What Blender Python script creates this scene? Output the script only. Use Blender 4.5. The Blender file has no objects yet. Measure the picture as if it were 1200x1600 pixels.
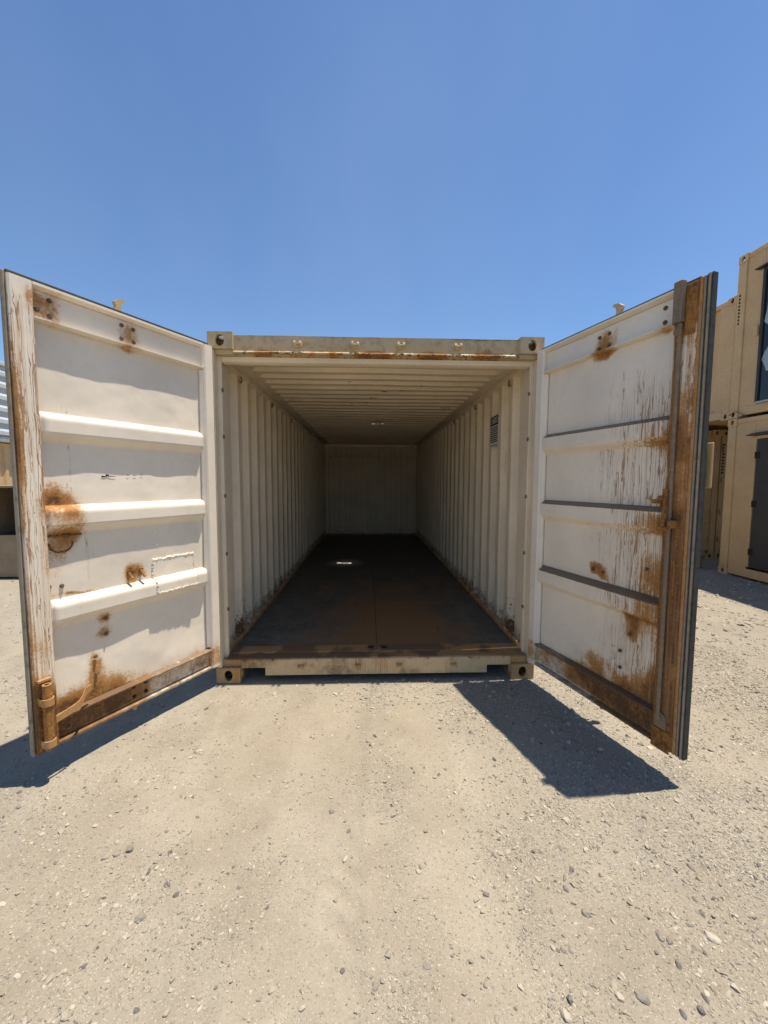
import bpy, bmesh, math, random
import numpy as np
from mathutils import Matrix, Vector

random.seed(7)
rng = np.random.default_rng(11)
scene = bpy.context.scene
COL = scene.collection

# ------------------------------------------------------------------ camera
def make_camera():
    pitch, yaw, roll = 0.0749, 0.0388, 0.00385
    fw = Vector((math.sin(yaw)*math.cos(pitch), math.cos(yaw)*math.cos(pitch), -math.sin(pitch)))
    rt = Vector((math.cos(yaw), -math.sin(yaw), 0.0))
    up = rt.cross(fw)
    rt2 = math.cos(roll)*rt + math.sin(roll)*up
    up2 = -math.sin(roll)*rt + math.cos(roll)*up
    cd = bpy.data.cameras.new('camera')
    cd.sensor_fit = 'VERTICAL'
    cd.sensor_height = 36.0
    cd.lens = 36.0*620.0/1600.0
    cd.clip_start = 0.05
    cd.clip_end = 3000.0
    co = bpy.data.objects.new('camera', cd)
    COL.objects.link(co)
    m = Matrix((rt2, up2, -fw)).transposed().to_4x4()
    m.translation = Vector((-0.0696, -2.948, 1.527))
    co.matrix_world = m
    scene.camera = co
make_camera()

# ------------------------------------------------------------------ sky and sun
SUN = Vector((0.238, 0.014, 1.0)).normalized()
elev = math.asin(SUN.z)
azim = math.atan2(SUN.x, SUN.y)
w = bpy.data.worlds.new('World')
scene.world = w
w.use_nodes = True
nt = w.node_tree
nt.nodes.clear()
sky = nt.nodes.new('ShaderNodeTexSky')
sky.sky_type = 'NISHITA'
sky.sun_disc = False
sky.sun_elevation = elev
sky.sun_rotation = azim
sky.air_density = 1.15
sky.dust_density = 0.0
sky.ozone_density = 8.5
sky.altitude = 200.0
bg = nt.nodes.new('ShaderNodeBackground')
bg.inputs['Strength'].default_value = 0.098
wo = nt.nodes.new('ShaderNodeOutputWorld')
tc = nt.nodes.new('ShaderNodeTexCoord')
mp = nt.nodes.new('ShaderNodeMapping'); mp.inputs['Scale'].default_value = (1.6, 1.0, 0.55); mp.inputs['Rotation'].default_value = (0.3, 0.5, 0.2)
nz = nt.nodes.new('ShaderNodeTexNoise'); nz.inputs['Scale'].default_value = 1.7; nz.inputs['Detail'].default_value = 5.0; nz.inputs['Roughness'].default_value = 0.5
mr = nt.nodes.new('ShaderNodeMapRange'); mr.inputs['From Min'].default_value = 0.35; mr.inputs['From Max'].default_value = 0.7; mr.inputs['To Min'].default_value = 0.0; mr.inputs['To Max'].default_value = 0.055
mx = nt.nodes.new('ShaderNodeMix'); mx.data_type = 'RGBA'; mx.inputs[7].default_value = (5.2, 6.2, 7.2, 1.0)     # thin high haze
nt.links.new(tc.outputs['Generated'], mp.inputs[0]); nt.links.new(mp.outputs[0], nz.inputs['Vector'])
nt.links.new(nz.outputs[0], mr.inputs[0]); nt.links.new(mr.outputs[0], mx.inputs[0])
nt.links.new(sky.outputs[0], mx.inputs[6])
nt.links.new(mx.outputs[2], bg.inputs[0])
nt.links.new(bg.outputs[0], wo.inputs[0])

ld = bpy.data.lights.new('sun', 'SUN')
ld.energy = 4.7
ld.angle = math.radians(0.53)
ld.color = (1.0, 0.925, 0.80)
lo = bpy.data.objects.new('sun', ld)
COL.objects.link(lo)
lo.rotation_euler = SUN.to_track_quat('Z', 'Y').to_euler()
lo.location = (3, 0, 12)

vs = scene.view_settings
vs.view_transform = 'Standard'
vs.look = 'None'
vs.gamma = 1.0
vs.exposure = 0.58
vs.use_curve_mapping = False
scene.render.engine = 'CYCLES'
scene.cycles.max_bounces = 9
scene.cycles.diffuse_bounces = 3
scene.cycles.use_denoising = True

# ------------------------------------------------------------------ node helpers
class NT:
    def __init__(self, mat):
        self.m = mat
        mat.use_nodes = True
        self.t = mat.node_tree
        self.t.nodes.clear()
        self.out = self.n('ShaderNodeOutputMaterial')
        self.b = self.n('ShaderNodeBsdfPrincipled')
        self.t.links.new(self.b.outputs[0], self.out.inputs[0])
    def n(self, ty, **kw):
        x = self.t.nodes.new(ty)
        for k, v in kw.items():
            setattr(x, k, v)
        return x
    def set(self, sock, v):
        if hasattr(v, 'is_linked') or isinstance(v, bpy.types.NodeSocket):
            self.t.links.new(v, sock)
        else:
            if sock.type == 'RGBA' and len(v) == 3:
                v = (v[0], v[1], v[2], 1.0)
            sock.default_value = v
    def obj(self):
        return self.n('ShaderNodeTexCoord').outputs['Object']
    def vmul(self, v, s):
        x = self.n('ShaderNodeVectorMath', operation='MULTIPLY')
        self.set(x.inputs[0], v)
        x.inputs[1].default_value = s
        return x.outputs[0]
    def vadd(self, v, s):
        x = self.n('ShaderNodeVectorMath', operation='ADD')
        self.set(x.inputs[0], v)
        self.set(x.inputs[1], s)
        return x.outputs[0]
    def noise(self, v, scale=5.0, detail=4.0, rough=0.55, dist=0.0, col=False):
        x = self.n('ShaderNodeTexNoise')
        self.set(x.inputs['Vector'], v)
        x.inputs['Scale'].default_value = scale
        x.inputs['Detail'].default_value = detail
        x.inputs['Roughness'].default_value = rough
        x.inputs['Distortion'].default_value = dist
        return x.outputs['Color' if col else 'Fac']
    def voro(self, v, scale, out='Distance', feature='F1', rand=1.0):
        x = self.n('ShaderNodeTexVoronoi', feature=feature)
        self.set(x.inputs['Vector'], v)
        x.inputs['Scale'].default_value = scale
        x.inputs['Randomness'].default_value = rand
        return x.outputs[out]
    def math(self, op, a, b=0.0, c=0.0, clamp=False):
        x = self.n('ShaderNodeMath', operation=op, use_clamp=clamp)
        self.set(x.inputs[0], a)
        self.set(x.inputs[1], b)
        if op in ('MULTIPLY_ADD',):
            self.set(x.inputs[2], c)
        return x.outputs[0]
    def ramp(self, v, a, b, lo=0.0, hi=1.0):
        x = self.n('ShaderNodeMapRange', interpolation_type='SMOOTHSTEP')
        self.set(x.inputs['Value'], v)
        self.set(x.inputs['From Min'], a)
        self.set(x.inputs['From Max'], b)
        x.inputs['To Min'].default_value = lo
        x.inputs['To Max'].default_value = hi
        return x.outputs['Result']
    def mix(self, f, a, b):
        x = self.n('ShaderNodeMix', data_type='RGBA')
        self.set(x.inputs[0], f)
        self.set(x.inputs[6], a)
        self.set(x.inputs[7], b)
        return x.outputs[2]
    def attr(self, name):
        return self.n('ShaderNodeAttribute', attribute_name=name).outputs['Fac']
    def sep(self, v):
        x = self.n('ShaderNodeSeparateXYZ')
        self.set(x.inputs[0], v)
        return x.outputs
    def bump(self, h, strength, dist, nrm=None):
        x = self.n('ShaderNodeBump')
        x.inputs['Strength'].default_value = strength
        x.inputs['Distance'].default_value = dist
        self.set(x.inputs['Height'], h)
        if nrm is not None:
            self.set(x.inputs['Normal'], nrm)
        return x.outputs[0]
    def fin(self, col, rough=0.6, nrm=None, metallic=0.0, spec=0.4):
        self.set(self.b.inputs['Base Color'], col)
        self.set(self.b.inputs['Roughness'], rough)
        self.set(self.b.inputs['Metallic'], metallic)
        self.b.inputs['Specular IOR Level'].default_value = spec
        if nrm is not None:
            self.set(self.b.inputs['Normal'], nrm)
        return self.m

def painted(name, base, rough=0.5, rust0=0.0, chips=0.0, grime=0.25, edge=0.0, tint=(0.30, 0.22, 0.13), spec=0.35):
    """painted steel; the mesh attributes rust / streak / dirt say where it has weathered"""
    k = NT(bpy.data.materials.new(name))
    p = k.obj()
    info = k.n('ShaderNodeObjectInfo').outputs['Random']
    big = k.noise(p, 1.7, 4, 0.6)
    fine = k.noise(p, 23.0, 5, 0.65)
    dark = tuple(c*0.90 for c in base)
    light = tuple(min(0.86, c*1.05) for c in base)
    col = k.mix(k.ramp(big, 0.3, 0.72), dark, light)
    col = k.mix(k.math('MULTIPLY', k.ramp(fine, 0.45, 0.75), grime), col, tint)
    # rust stain
    r = k.attr('rust')
    if rust0:
        r = k.math('MAXIMUM', r, rust0)
    nz = k.noise(k.vmul(p, (1.0, 1.0, 0.45)), 11.0, 6, 0.68, 0.3)
    sp = k.noise(p, 70.0, 4, 0.7)
    s = k.attr('streak')
    vert = k.noise(k.vmul(p, (75, 75, 1.1)), 1.0, 4, 0.6)
    nz = k.math('MULTIPLY_ADD', k.math('MULTIPLY', s, k.math('SUBTRACT', vert, 0.5)), 1.7, nz)
    amt = k.math('MULTIPLY_ADD', r, 1.35, k.math('MULTIPLY_ADD', nz, 0.9, -0.70))
    amt2 = k.math('MULTIPLY_ADD', sp, 1.0, k.math('ADD', amt, -0.50))
    on = k.ramp(r, 0.005, 0.08)
    grit = k.noise(p, 210.0, 3, 0.8)
    amt = k.math('ADD', amt, k.math('MULTIPLY_ADD', grit, 0.55, k.math('MULTIPLY_ADD', sp, 0.55, -0.55)))
    soft = k.math('MULTIPLY', k.ramp(amt, 0.0, 0.85), on)
    mid = k.math('MULTIPLY', k.ramp(amt2, 0.22, 0.75), on)
    deep = k.math('MULTIPLY', k.ramp(amt2, 0.74, 1.2), on)
    col = k.mix(k.math('MULTIPLY', soft, 0.9), col, (0.56, 0.31, 0.100))
    col = k.mix(k.math('MULTIPLY', mid, 0.85), col, (0.345, 0.148, 0.036))
    col = k.mix(k.math('MULTIPLY', deep, 0.9), col, (0.085, 0.036, 0.016))
    # drip lines
    wob = k.noise(k.vmul(p, (11, 11, 6)), 1.0, 3, 0.6, col=True)
    wob = k.vmul(wob, (0.022, 0.022, 0.0))
    pv = k.vadd(p, wob)
    l1 = k.noise(k.vmul(pv, (34, 34, 0.55)), 1.0, 1, 0.5)
    l2 = k.noise(k.vmul(k.vadd(pv, (3.1, 1.7, 0.4)), (58, 58, 1.1)), 1.0, 1, 0.5)
    l3 = k.noise(k.vmul(k.vadd(pv, (1.3, 5.2, 0.9)), (120, 120, 2.4)), 1.0, 2, 0.5)
    brk = k.noise(k.vmul(p, (16, 16, 2.6)), 1.0, 4, 0.65)
    brk2 = k.noise(k.vmul(p, (40, 40, 22)), 1.0, 4, 0.7)
    gate = k.ramp(k.math('ADD', k.math('MULTIPLY', s, 0.75), k.math('MULTIPLY_ADD', brk, 1.2, k.math('MULTIPLY', brk2, 0.35))), 0.98, 1.22)
    wd = k.math('MULTIPLY_ADD', s, 0.006, k.math('MULTIPLY', brk2, 0.009))
    d1 = k.ramp(k.math('SUBTRACT', k.math('ABSOLUTE', k.math('SUBTRACT', l1, 0.5)), wd), 0.008, -0.003)
    d2 = k.ramp(k.math('SUBTRACT', k.math('ABSOLUTE', k.math('SUBTRACT', l2, 0.52)), wd), 0.010, -0.003)
    d3 = k.ramp(k.math('SUBTRACT', l3, k.math('MULTIPLY_ADD', s, -0.12, 0.70)), 0.0, 0.06)
    dr = k.math('MULTIPLY', k.math('MAXIMUM', k.math('MAXIMUM', d1, d2), d3), k.math('MULTIPLY', gate, k.ramp(s, 0.01, 0.12)))
    halo = k.math('MULTIPLY', k.math('MULTIPLY', k.ramp(vert, 0.45, 0.72), gate), k.math('MULTIPLY', s, 0.75))
    col = k.mix(halo, col, (0.47, 0.29, 0.135))
    col = k.mix(k.math('MULTIPLY', dr, 0.78), col, k.mix(k.noise(p, 6.0, 2), (0.150, 0.060, 0.024), (0.38, 0.165, 0.055)))
    # dust and dirt lying on ledges
    d = k.attr('dirt')
    dn = k.math('MULTIPLY', k.ramp(k.math('MULTIPLY_ADD', d, 1.3, k.math('MULTIPLY_ADD', k.noise(k.vmul(p, (25, 25, 25)), 1.0, 4, 0.7), 1.0, -0.5)), 0.15, 0.7), k.ramp(d, 0.01, 0.1))
    col = k.mix(k.math('MULTIPLY', dn, 0.9), col, (0.150, 0.088, 0.048))
    # chipped paint
    ch = None
    if chips:
        cn = k.noise(k.vmul(p, (1.0, 1.0, 0.7)), 38.0, 5, 0.72)
        cl = k.noise(p, 2.3, 3, 0.6)
        c = k.math('MAXIMUM', k.attr('chip'), chips)
        tt = k.math('MULTIPLY_ADD', c, -0.26, 0.80)
        tt = k.math('ADD', tt, k.math('MULTIPLY_ADD', cl, -0.12, 0.06))
        ch = k.ramp(k.math('SUBTRACT', cn, tt), 0.0, 0.03)
        col = k.mix(ch, col, k.mix(k.noise(p, 90, 2), (0.09, 0.035, 0.018), (0.20, 0.10, 0.05)))
    h = k.math('MULTIPLY_ADD', mid, -0.5, k.math('MULTIPLY', fine, 0.35))
    h = k.math('ADD', h, k.math('MULTIPLY', sp, k.math('MULTIPLY_ADD', mid, 0.9, 0.05)))
    if ch is not None:
        h = k.math('MULTIPLY_ADD', ch, -0.8, h)
    nrm = k.bump(h, 0.45, 0.0025)
    rg = k.math('MULTIPLY_ADD', k.math('MAXIMUM', mid, dr), 0.35, rough, clamp=True)
    return k.fin(col, rg, nrm, 0.0, spec)

M = {}
M['door'] = painted('door_white_paint', (0.81, 0.715, 0.585), 0.42, chips=0.06, grime=0.08)
M['inner'] = painted('interior_cream_paint', (0.77, 0.645, 0.47), 0.55, chips=0.10, grime=0.12)
M['tan'] = painted('tan_frame_paint', (0.60, 0.44, 0.245), 0.55, chips=0.28, grime=0.35)
M['tan_worn'] = painted('worn_tan_header_paint', (0.52, 0.39, 0.225), 0.6, chips=0.5, grime=0.7)
M['yard_tan'] = painted('faded_tan_paint', (0.555, 0.38, 0.195), 0.6, rust0=0.10, chips=0.26, grime=0.35)
M['yard_tan2'] = painted('brown_tan_paint', (0.42, 0.29, 0.14), 0.6, chips=0.10, grime=0.25)
M['casting'] = painted('rusty_tan_casting', (0.42, 0.30, 0.175), 0.65, rust0=0.46, chips=0.4, grime=0.6)
M['rust'] = painted('rusted_steel', (0.21, 0.105, 0.055), 0.8, rust0=0.88, grime=0.5)
M['rust_lite'] = painted('rust_tinted_steel', (0.38, 0.235, 0.15), 0.7, rust0=0.55, grime=0.4, chips=0.3)
M['steel_dull'] = painted('dull_painted_rod', (0.185, 0.140, 0.100), 0.7, rust0=0.28, grime=0.6)

def simple(name, col, rough=0.6, var=0.25, scale=8.0, bump=0.2, metallic=0.0, spec=0.3, col2=None):
    k = NT(bpy.data.materials.new(name))
    p = k.obj()
    n1 = k.noise(p, scale, 5, 0.65)
    c2 = col2 or tuple(c*(1-var) for c in col)
    c = k.mix(k.ramp(n1, 0.3, 0.7), c2, col)
    return k.fin(c, rough, k.bump(k.noise(p, scale*6, 4, 0.6), bump, 0.003), metallic, spec)

M['rubber'] = simple('black_rubber_gasket', (0.060, 0.058, 0.055), 0.75, 0.4, 30)
M['gasket_grey'] = simple('weathered_grey_gasket', (0.205, 0.185, 0.155), 0.75, 0.5, 25)
M['gasket_worn'] = painted('paint_smeared_gasket', (0.285, 0.235, 0.175), 0.75, rust0=0.25, chips=0.5, grime=0.7, tint=(0.10, 0.085, 0.07))
M['black'] = simple('black_paint_print', (0.02, 0.02, 0.02), 0.6)
M['bolt'] = simple('dark_bolt_steel', (0.24, 0.165, 0.105), 0.6, 0.5, 60, metallic=0.2)
M['print_white'] = simple('white_label_print', (0.62, 0.61, 0.57), 0.6, 0.1)
M['paper'] = simple('faded_label_paper', (0.66, 0.62, 0.54), 0.6, 0.12, 30)
M['grey_siding'] = simple('pale_grey_siding', (0.50, 0.52, 0.53), 0.45, 0.15, 3)
M['dark_door'] = simple('dark_grey_door_paint', (0.045, 0.042, 0.040), 0.5, 0.2, 5)
M['film'] = simple('torn_blue_film', (0.33, 0.42, 0.45), 0.5, 0.2, 9)
M['sill_grey'] = simple('grey_aluminium', (0.40, 0.39, 0.37), 0.4, 0.2, 9, metallic=0.3)
M['cabinet'] = simple('brown_cabinet_paint', (0.31, 0.225, 0.14), 0.6, 0.25, 4)
M['cab_dark'] = simple('dark_brown_cabinet_lining', (0.075, 0.055, 0.035), 0.7, 0.3, 6)
M['block'] = simple('reddish_brown_timber', (0.30, 0.17, 0.09), 0.8, 0.45, 18, 0.5)

def glass_mat():
    k = NT(bpy.data.materials.new('dark_glass'))
    return k.fin((0.012, 0.014, 0.017), 0.08, None, 0.0, 0.5)
M['glass'] = glass_mat()

def floor_mat():
    k = NT(bpy.data.materials.new('worn_dark_floor'))
    p = k.n('ShaderNodeNewGeometry').outputs['Position']
    x, y, z = k.sep(p)
    n1 = k.noise(p, 1.3, 5, 0.6, 0.4)
    n2 = k.noise(p, 9.0, 6, 0.7)
    n3 = k.noise(k.vmul(p, (22, 2.2, 1)), 1.0, 4, 0.6)
    base = k.mix(k.ramp(n2, 0.35, 0.7), (0.098, 0.090, 0.070), (0.180, 0.164, 0.130))
    # rust brown wear down the middle near the mouth
    a = k.math('ABSOLUTE', k.math('SUBTRACT', x, 0.16))
    mid = k.math('MULTIPLY', k.ramp(a, 1.25, 0.0), k.ramp(y, 4.2, 0.2))
    br = k.ramp(k.math('ADD', k.math('MULTIPLY', mid, 0.55), k.math('MULTIPLY_ADD', n2, 0.45, k.math('MULTIPLY', n1, 0.75))), 0.64, 1.12)
    col = k.mix(k.math('MULTIPLY', br, 0.85), base, (0.27, 0.140, 0.052))
    col = k.mix(k.math('MULTIPLY', k.ramp(n3, 0.60, 0.78), 0.55), col, (0.050, 0.036, 0.024))
    # sun spot brightened by painting the floor colour paler under it
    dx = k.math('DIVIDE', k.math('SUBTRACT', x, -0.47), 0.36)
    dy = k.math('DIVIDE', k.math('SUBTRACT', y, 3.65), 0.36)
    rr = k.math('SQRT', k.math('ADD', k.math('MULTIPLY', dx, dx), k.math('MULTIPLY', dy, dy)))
    sunspot_pale = k.ramp(k.math('ADD', rr, k.math('MULTIPLY', n2, 0.4)), 1.3, 0.6)
    col = k.mix(k.math('MULTIPLY', sunspot_pale, 0.85), col, (0.40, 0.375, 0.34))
    sc = k.noise(k.vmul(p, (3, 30, 1)), 1.0, 4, 0.6, 1.5)
    col = k.mix(k.math('MULTIPLY', k.ramp(sc, 0.66, 0.74), 0.5), col, (0.17, 0.15, 0.12))
    nr = k.bump(k.math('ADD', n2, n3), 0.4, 0.004)
    return k.fin(col, k.ramp(n2, 0.3, 0.7, 0.55, 0.8), nr, 0.0, 0.25)
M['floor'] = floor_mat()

def ground_mat():
    k = NT(bpy.data.materials.new('sandy_gravel_dirt'))
    p = k.n('ShaderNodeNewGeometry').outputs['Position']
    g = k.attr('gravel')
    n0 = k.noise(p, 0.55, 4, 0.6)
    n1 = k.noise(p, 2.6, 5, 0.62)
    n2 = k.noise(p, 16.0, 5, 0.7)
    n3 = k.noise(p, 120.0, 4, 0.75)
    col = k.mix(k.ramp(n1, 0.3, 0.72), (0.262, 0.222, 0.166), (0.348, 0.302, 0.234))
    col = k.mix(k.math('MULTIPLY', k.ramp(n0, 0.42, 0.7), 0.35), col, (0.300, 0.245, 0.170))
    gg = k.math('MULTIPLY', g, k.ramp(n2, 0.25, 0.7, 0.5, 1.0))
    col = k.mix(k.math('MULTIPLY', gg, 0.75), col, (0.295, 0.262, 0.212))
    col = k.mix(k.math('MULTIPLY', k.attr('track'), k.ramp(n2, 0.2, 0.6, 0.35, 0.8)), col, (0.392, 0.342, 0.264))
    # grit: small cells, each a little lighter or darker
    cell = k.n('ShaderNodeTexVoronoi')
    k.set(cell.inputs['Vector'], p)
    cell.inputs['Scale'].default_value = 150.0
    cr = k.sep(cell.outputs['Color'])[0]
    cd = k.ramp(cell.outputs['Distance'], 0.50, 0.28)
    lightc = k.math('MULTIPLY', k.math('MULTIPLY', k.ramp(cr, 0.70, 0.95), cd), k.math('MULTIPLY_ADD', g, 0.6, 0.40))
    darkc = k.math('MULTIPLY', k.math('MULTIPLY', k.ramp(cr, 0.22, 0.05), cd), k.math('MULTIPLY_ADD', g, 0.6, 0.45))
    col = k.mix(lightc, col, (0.50, 0.455, 0.375))
    col = k.mix(darkc, col, (0.185, 0.155, 0.125))
    col = k.mix(k.math('MULTIPLY', k.ramp(n3, 0.5, 0.75), 0.45), col, (0.21, 0.172, 0.125))
    cell2 = k.n('ShaderNodeTexVoronoi')
    k.set(cell2.inputs['Vector'], p)
    cell2.inputs['Scale'].default_value = 62.0
    bumpc = k.math('MULTIPLY', k.ramp(cell2.outputs['Distance'], 0.42, 0.12), k.math('MULTIPLY', g, k.ramp(k.sep(cell2.outputs['Color'])[1], 0.5, 0.9)))
    h = k.math('MULTIPLY_ADD', n2, 0.9, k.math('MULTIPLY_ADD', n3, 0.30, k.math('MULTIPLY', cd, k.math('MULTIPLY_ADD', g, 0.20, 0.06))))
    h = k.math('ADD', h, k.math('MULTIPLY', bumpc, 0.5))
    return k.fin(col, 0.95, k.bump(h, 0.65, 0.014), 0.0, 0.1)
M['ground'] = ground_mat()

def stone_mat():
    k = NT(bpy.data.materials.new('mixed_pebble_stone'))
    p = k.n('ShaderNodeNewGeometry').outputs['Position']
    t = k.attr('tone')
    n = k.noise(p, 90, 4, 0.7)
    c = k.mix(k.ramp(t, 0.0, 0.30), (0.120, 0.110, 0.105), (0.255, 0.225, 0.185))
    c = k.mix(k.ramp(t, 0.3, 0.7), c, (0.345, 0.300, 0.230))
    c = k.mix(k.ramp(t, 0.7, 1.0), c, (0.445, 0.395, 0.312))
    c = k.mix(k.math('MULTIPLY', k.ramp(n, 0.4, 0.7), 0.45), c, (0.33, 0.28, 0.205))
    return k.fin(c, 0.9, k.bump(n, 0.4, 0.002), 0.0, 0.2)
M['stone'] = stone_mat()

# ------------------------------------------------------------------ mesh helpers
class MB:
    def __init__(s):
        s.v = []; s.f = []; s.a = {}
    def add(s, vs, fs):
        o = len(s.v)
        s.v += [tuple(x) for x in vs]
        s.f += [tuple(i+o for i in f) for f in fs]
        return o
    def box(s, x0, x1, y0, y1, z0, z1, c=0.004):
        x0, x1 = min(x0, x1), max(x0, x1); y0, y1 = min(y0, y1), max(y0, y1); z0, z1 = min(z0, z1), max(z0, z1)
        c = min(c, 0.3*(x1-x0), 0.3*(y1-y0), 0.3*(z1-z0))
        V = []; idx = {}
        for sx in (0, 1):
            for sy in (0, 1):
                for sz in (0, 1):
                    X = (x0, x1)[sx]; Y = (y0, y1)[sy]; Z = (z0, z1)[sz]
                    ix = c if sx == 0 else -c; iy = c if sy == 0 else -c; iz = c if sz == 0 else -c
                    for a, q in enumerate(((X, Y+iy, Z+iz), (X+ix, Y, Z+iz), (X+ix, Y+iy, Z))):
                        idx[(sx, sy, sz, a)] = len(V); V.append(q)
        F = []
        cyc = ((0, 0), (1, 0), (1, 1), (0, 1))
        for sgn in (0, 1):
            F.append(tuple(idx[(sgn, a, b, 0)] for a, b in cyc))
            F.append(tuple(idx[(a, sgn, b, 1)] for a, b in cyc))
            F.append(tuple(idx[(a, b, sgn, 2)] for a, b in cyc))
        for a in (0, 1):
            for b in (0, 1):
                F.append((idx[(a, b, 0, 0)], idx[(a, b, 1, 0)], idx[(a, b, 1, 1)], idx[(a, b, 0, 1)]))
                F.append((idx[(a, 0, b, 0)], idx[(a, 1, b, 0)], idx[(a, 1, b, 2)], idx[(a, 0, b, 2)]))
                F.append((idx[(0, a, b, 1)], idx[(1, a, b, 1)], idx[(1, a, b, 2)], idx[(0, a, b, 2)]))
                for d in (0, 1):
                    F.append((idx[(a, b, d, 0)], idx[(a, b, d, 1)], idx[(a, b, d, 2)]))
        s.add(V, F)
        return s
    def cyl(s, p0, p1, r, n=12, r1=None, caps=True, ring=None):
        p0 = Vector(p0); p1 = Vector(p1); d = (p1-p0).normalized()
        a = d.orthogonal().normalized(); b = d.cross(a)
        r1 = r if r1 is None else r1
        V = []; F = []
        for p, rr in ((p0, r), (p1, r1)):
            for i in range(n):
                t = 2*math.pi*i/n
                V.append(p + a*(rr*math.cos(t)) + b*(rr*math.sin(t)))
        for i in range(n):
            j = (i+1) % n
            F.append((i, j, n+j, n+i))
        if caps:
            F.append(tuple(range(n))[::-1]); F.append(tuple(range(n, 2*n)))
        s.add(V, F)
        return s
    def poly(s, pts, thick_vec):
        """closed outline extruded along a vector"""
        t = Vector(thick_vec); n = len(pts)
        V = [Vector(p) for p in pts] + [Vector(p)+t for p in pts]
        F = [tuple(range(n))[::-1], tuple(range(n, 2*n))]
        for i in range(n):
            j = (i+1) % n
            F.append((i, j, n+j, n+i))
        s.add(V, F)
        return s
    def build(s, name, mat, parent=None, smooth=False, attrs=None, recalc=True, loc=None, rot=None, autosm=None):
        me = bpy.data.meshes.new(name)
        me.from_pydata(s.v, [], s.f)
        if recalc:
            bm = bmesh.new(); bm.from_mesh(me)
            bmesh.ops.recalc_face_normals(bm, faces=bm.faces)
            bm.to_mesh(me); bm.free()
        return link(name, me, mat, parent, smooth, attrs, loc, rot, autosm)

def link(name, me, mat, parent=None, smooth=False, attrs=None, loc=None, rot=None, autosm=None):
    if mat is not None:
        me.materials.append(mat)
    if smooth or autosm:
        me.polygons.foreach_set('use_smooth', np.ones(len(me.polygons), bool))
        if autosm:
            me.set_sharp_from_angle(angle=math.radians(autosm))
    else:
        me.polygons.foreach_set('use_smooth', np.zeros(len(me.polygons), bool))
    if attrs:
        for k, v in attrs.items():
            a = me.attributes.new(k, 'FLOAT', 'POINT')
            a.data.foreach_set('value', np.asarray(v, np.float32))
    me.update()
    o = bpy.data.objects.new(name, me)
    COL.objects.link(o)
    if parent is not None:
        o.parent = parent
    if loc is not None:
        o.location = loc
    if rot is not None:
        o.rotation_euler = rot
    return o

def fast_mesh(name, V, F):
    """V (n,3), F (m,k) arrays"""
    me = bpy.data.meshes.new(name)
    V = np.ascontiguousarray(V, np.float32); F = np.ascontiguousarray(F, np.int32)
    m, k = F.shape
    me.vertices.add(len(V)); me.vertices.foreach_set('co', V.ravel())
    me.loops.add(m*k); me.loops.foreach_set('vertex_index', F.ravel())
    me.polygons.add(m)
    me.polygons.foreach_set('loop_start', np.arange(0, m*k, k, dtype=np.int32))
    me.update(calc_edges=True)
    return me

def grid_faces(nu, nv, wrap=False):
    i = np.arange(nu-1)[:, None]; j = np.arange(nv - (0 if wrap else 1))[None, :]
    j2 = (j+1) % nv
    a = i*nv+j; b = (i+1)*nv+j; c = (i+1)*nv+j2; d = i*nv+j2
    return np.stack([a, b, c, d], -1).reshape(-1, 4)

def empty(name, loc, label, cat, group=None, rz=0.0):
    o = bpy.data.objects.new(name, None)
    COL.objects.link(o)
    o.empty_display_size = 0.2
    o.location = loc; o.rotation_euler = (0, 0, rz)
    o['label'] = label; o['category'] = cat
    if group:
        o['group'] = group
    return o
def tag(o, label, cat, group=None):
    o['label'] = label; o['category'] = cat
    if group:
        o['group'] = group
    return o

# value noise on numpy arrays
def vnoise(x, y, seed=0):
    xi = np.floor(x).astype(np.int64); yi = np.floor(y).astype(np.int64)
    fx = x-xi; fy = y-yi
    fx = fx*fx*fx*(fx*(fx*6-15)+10); fy = fy*fy*fy*(fy*(fy*6-15)+10)
    def h(a, b):
        n = (a*374761393 + b*668265263 + seed*974634777) & 0x7fffffff
        n = ((n ^ (n >> 13))*1274126177) & 0x7fffffff
        n = (n ^ (n >> 16)) & 0xffff
        return n/65535.0
    return (h(xi, yi)*(1-fx)+h(xi+1, yi)*fx)*(1-fy) + (h(xi, yi+1)*(1-fx)+h(xi+1, yi+1)*fx)*fy
def fbm(x, y, scale, octv=4, seed=0, gain=0.5):
    s = 0.0; a = 1.0; t = 0.0
    for o in range(octv):
        s = s + a*vnoise(x*scale*2**o + 17.3*o, y*scale*2**o - 9.1*o, seed+o)
        t += a; a *= gain
    return s/t - 0.5
def sstep(x, a, b):
    t = np.clip((x-a)/(b-a), 0, 1)
    return t*t*(3-2*t)

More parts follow.
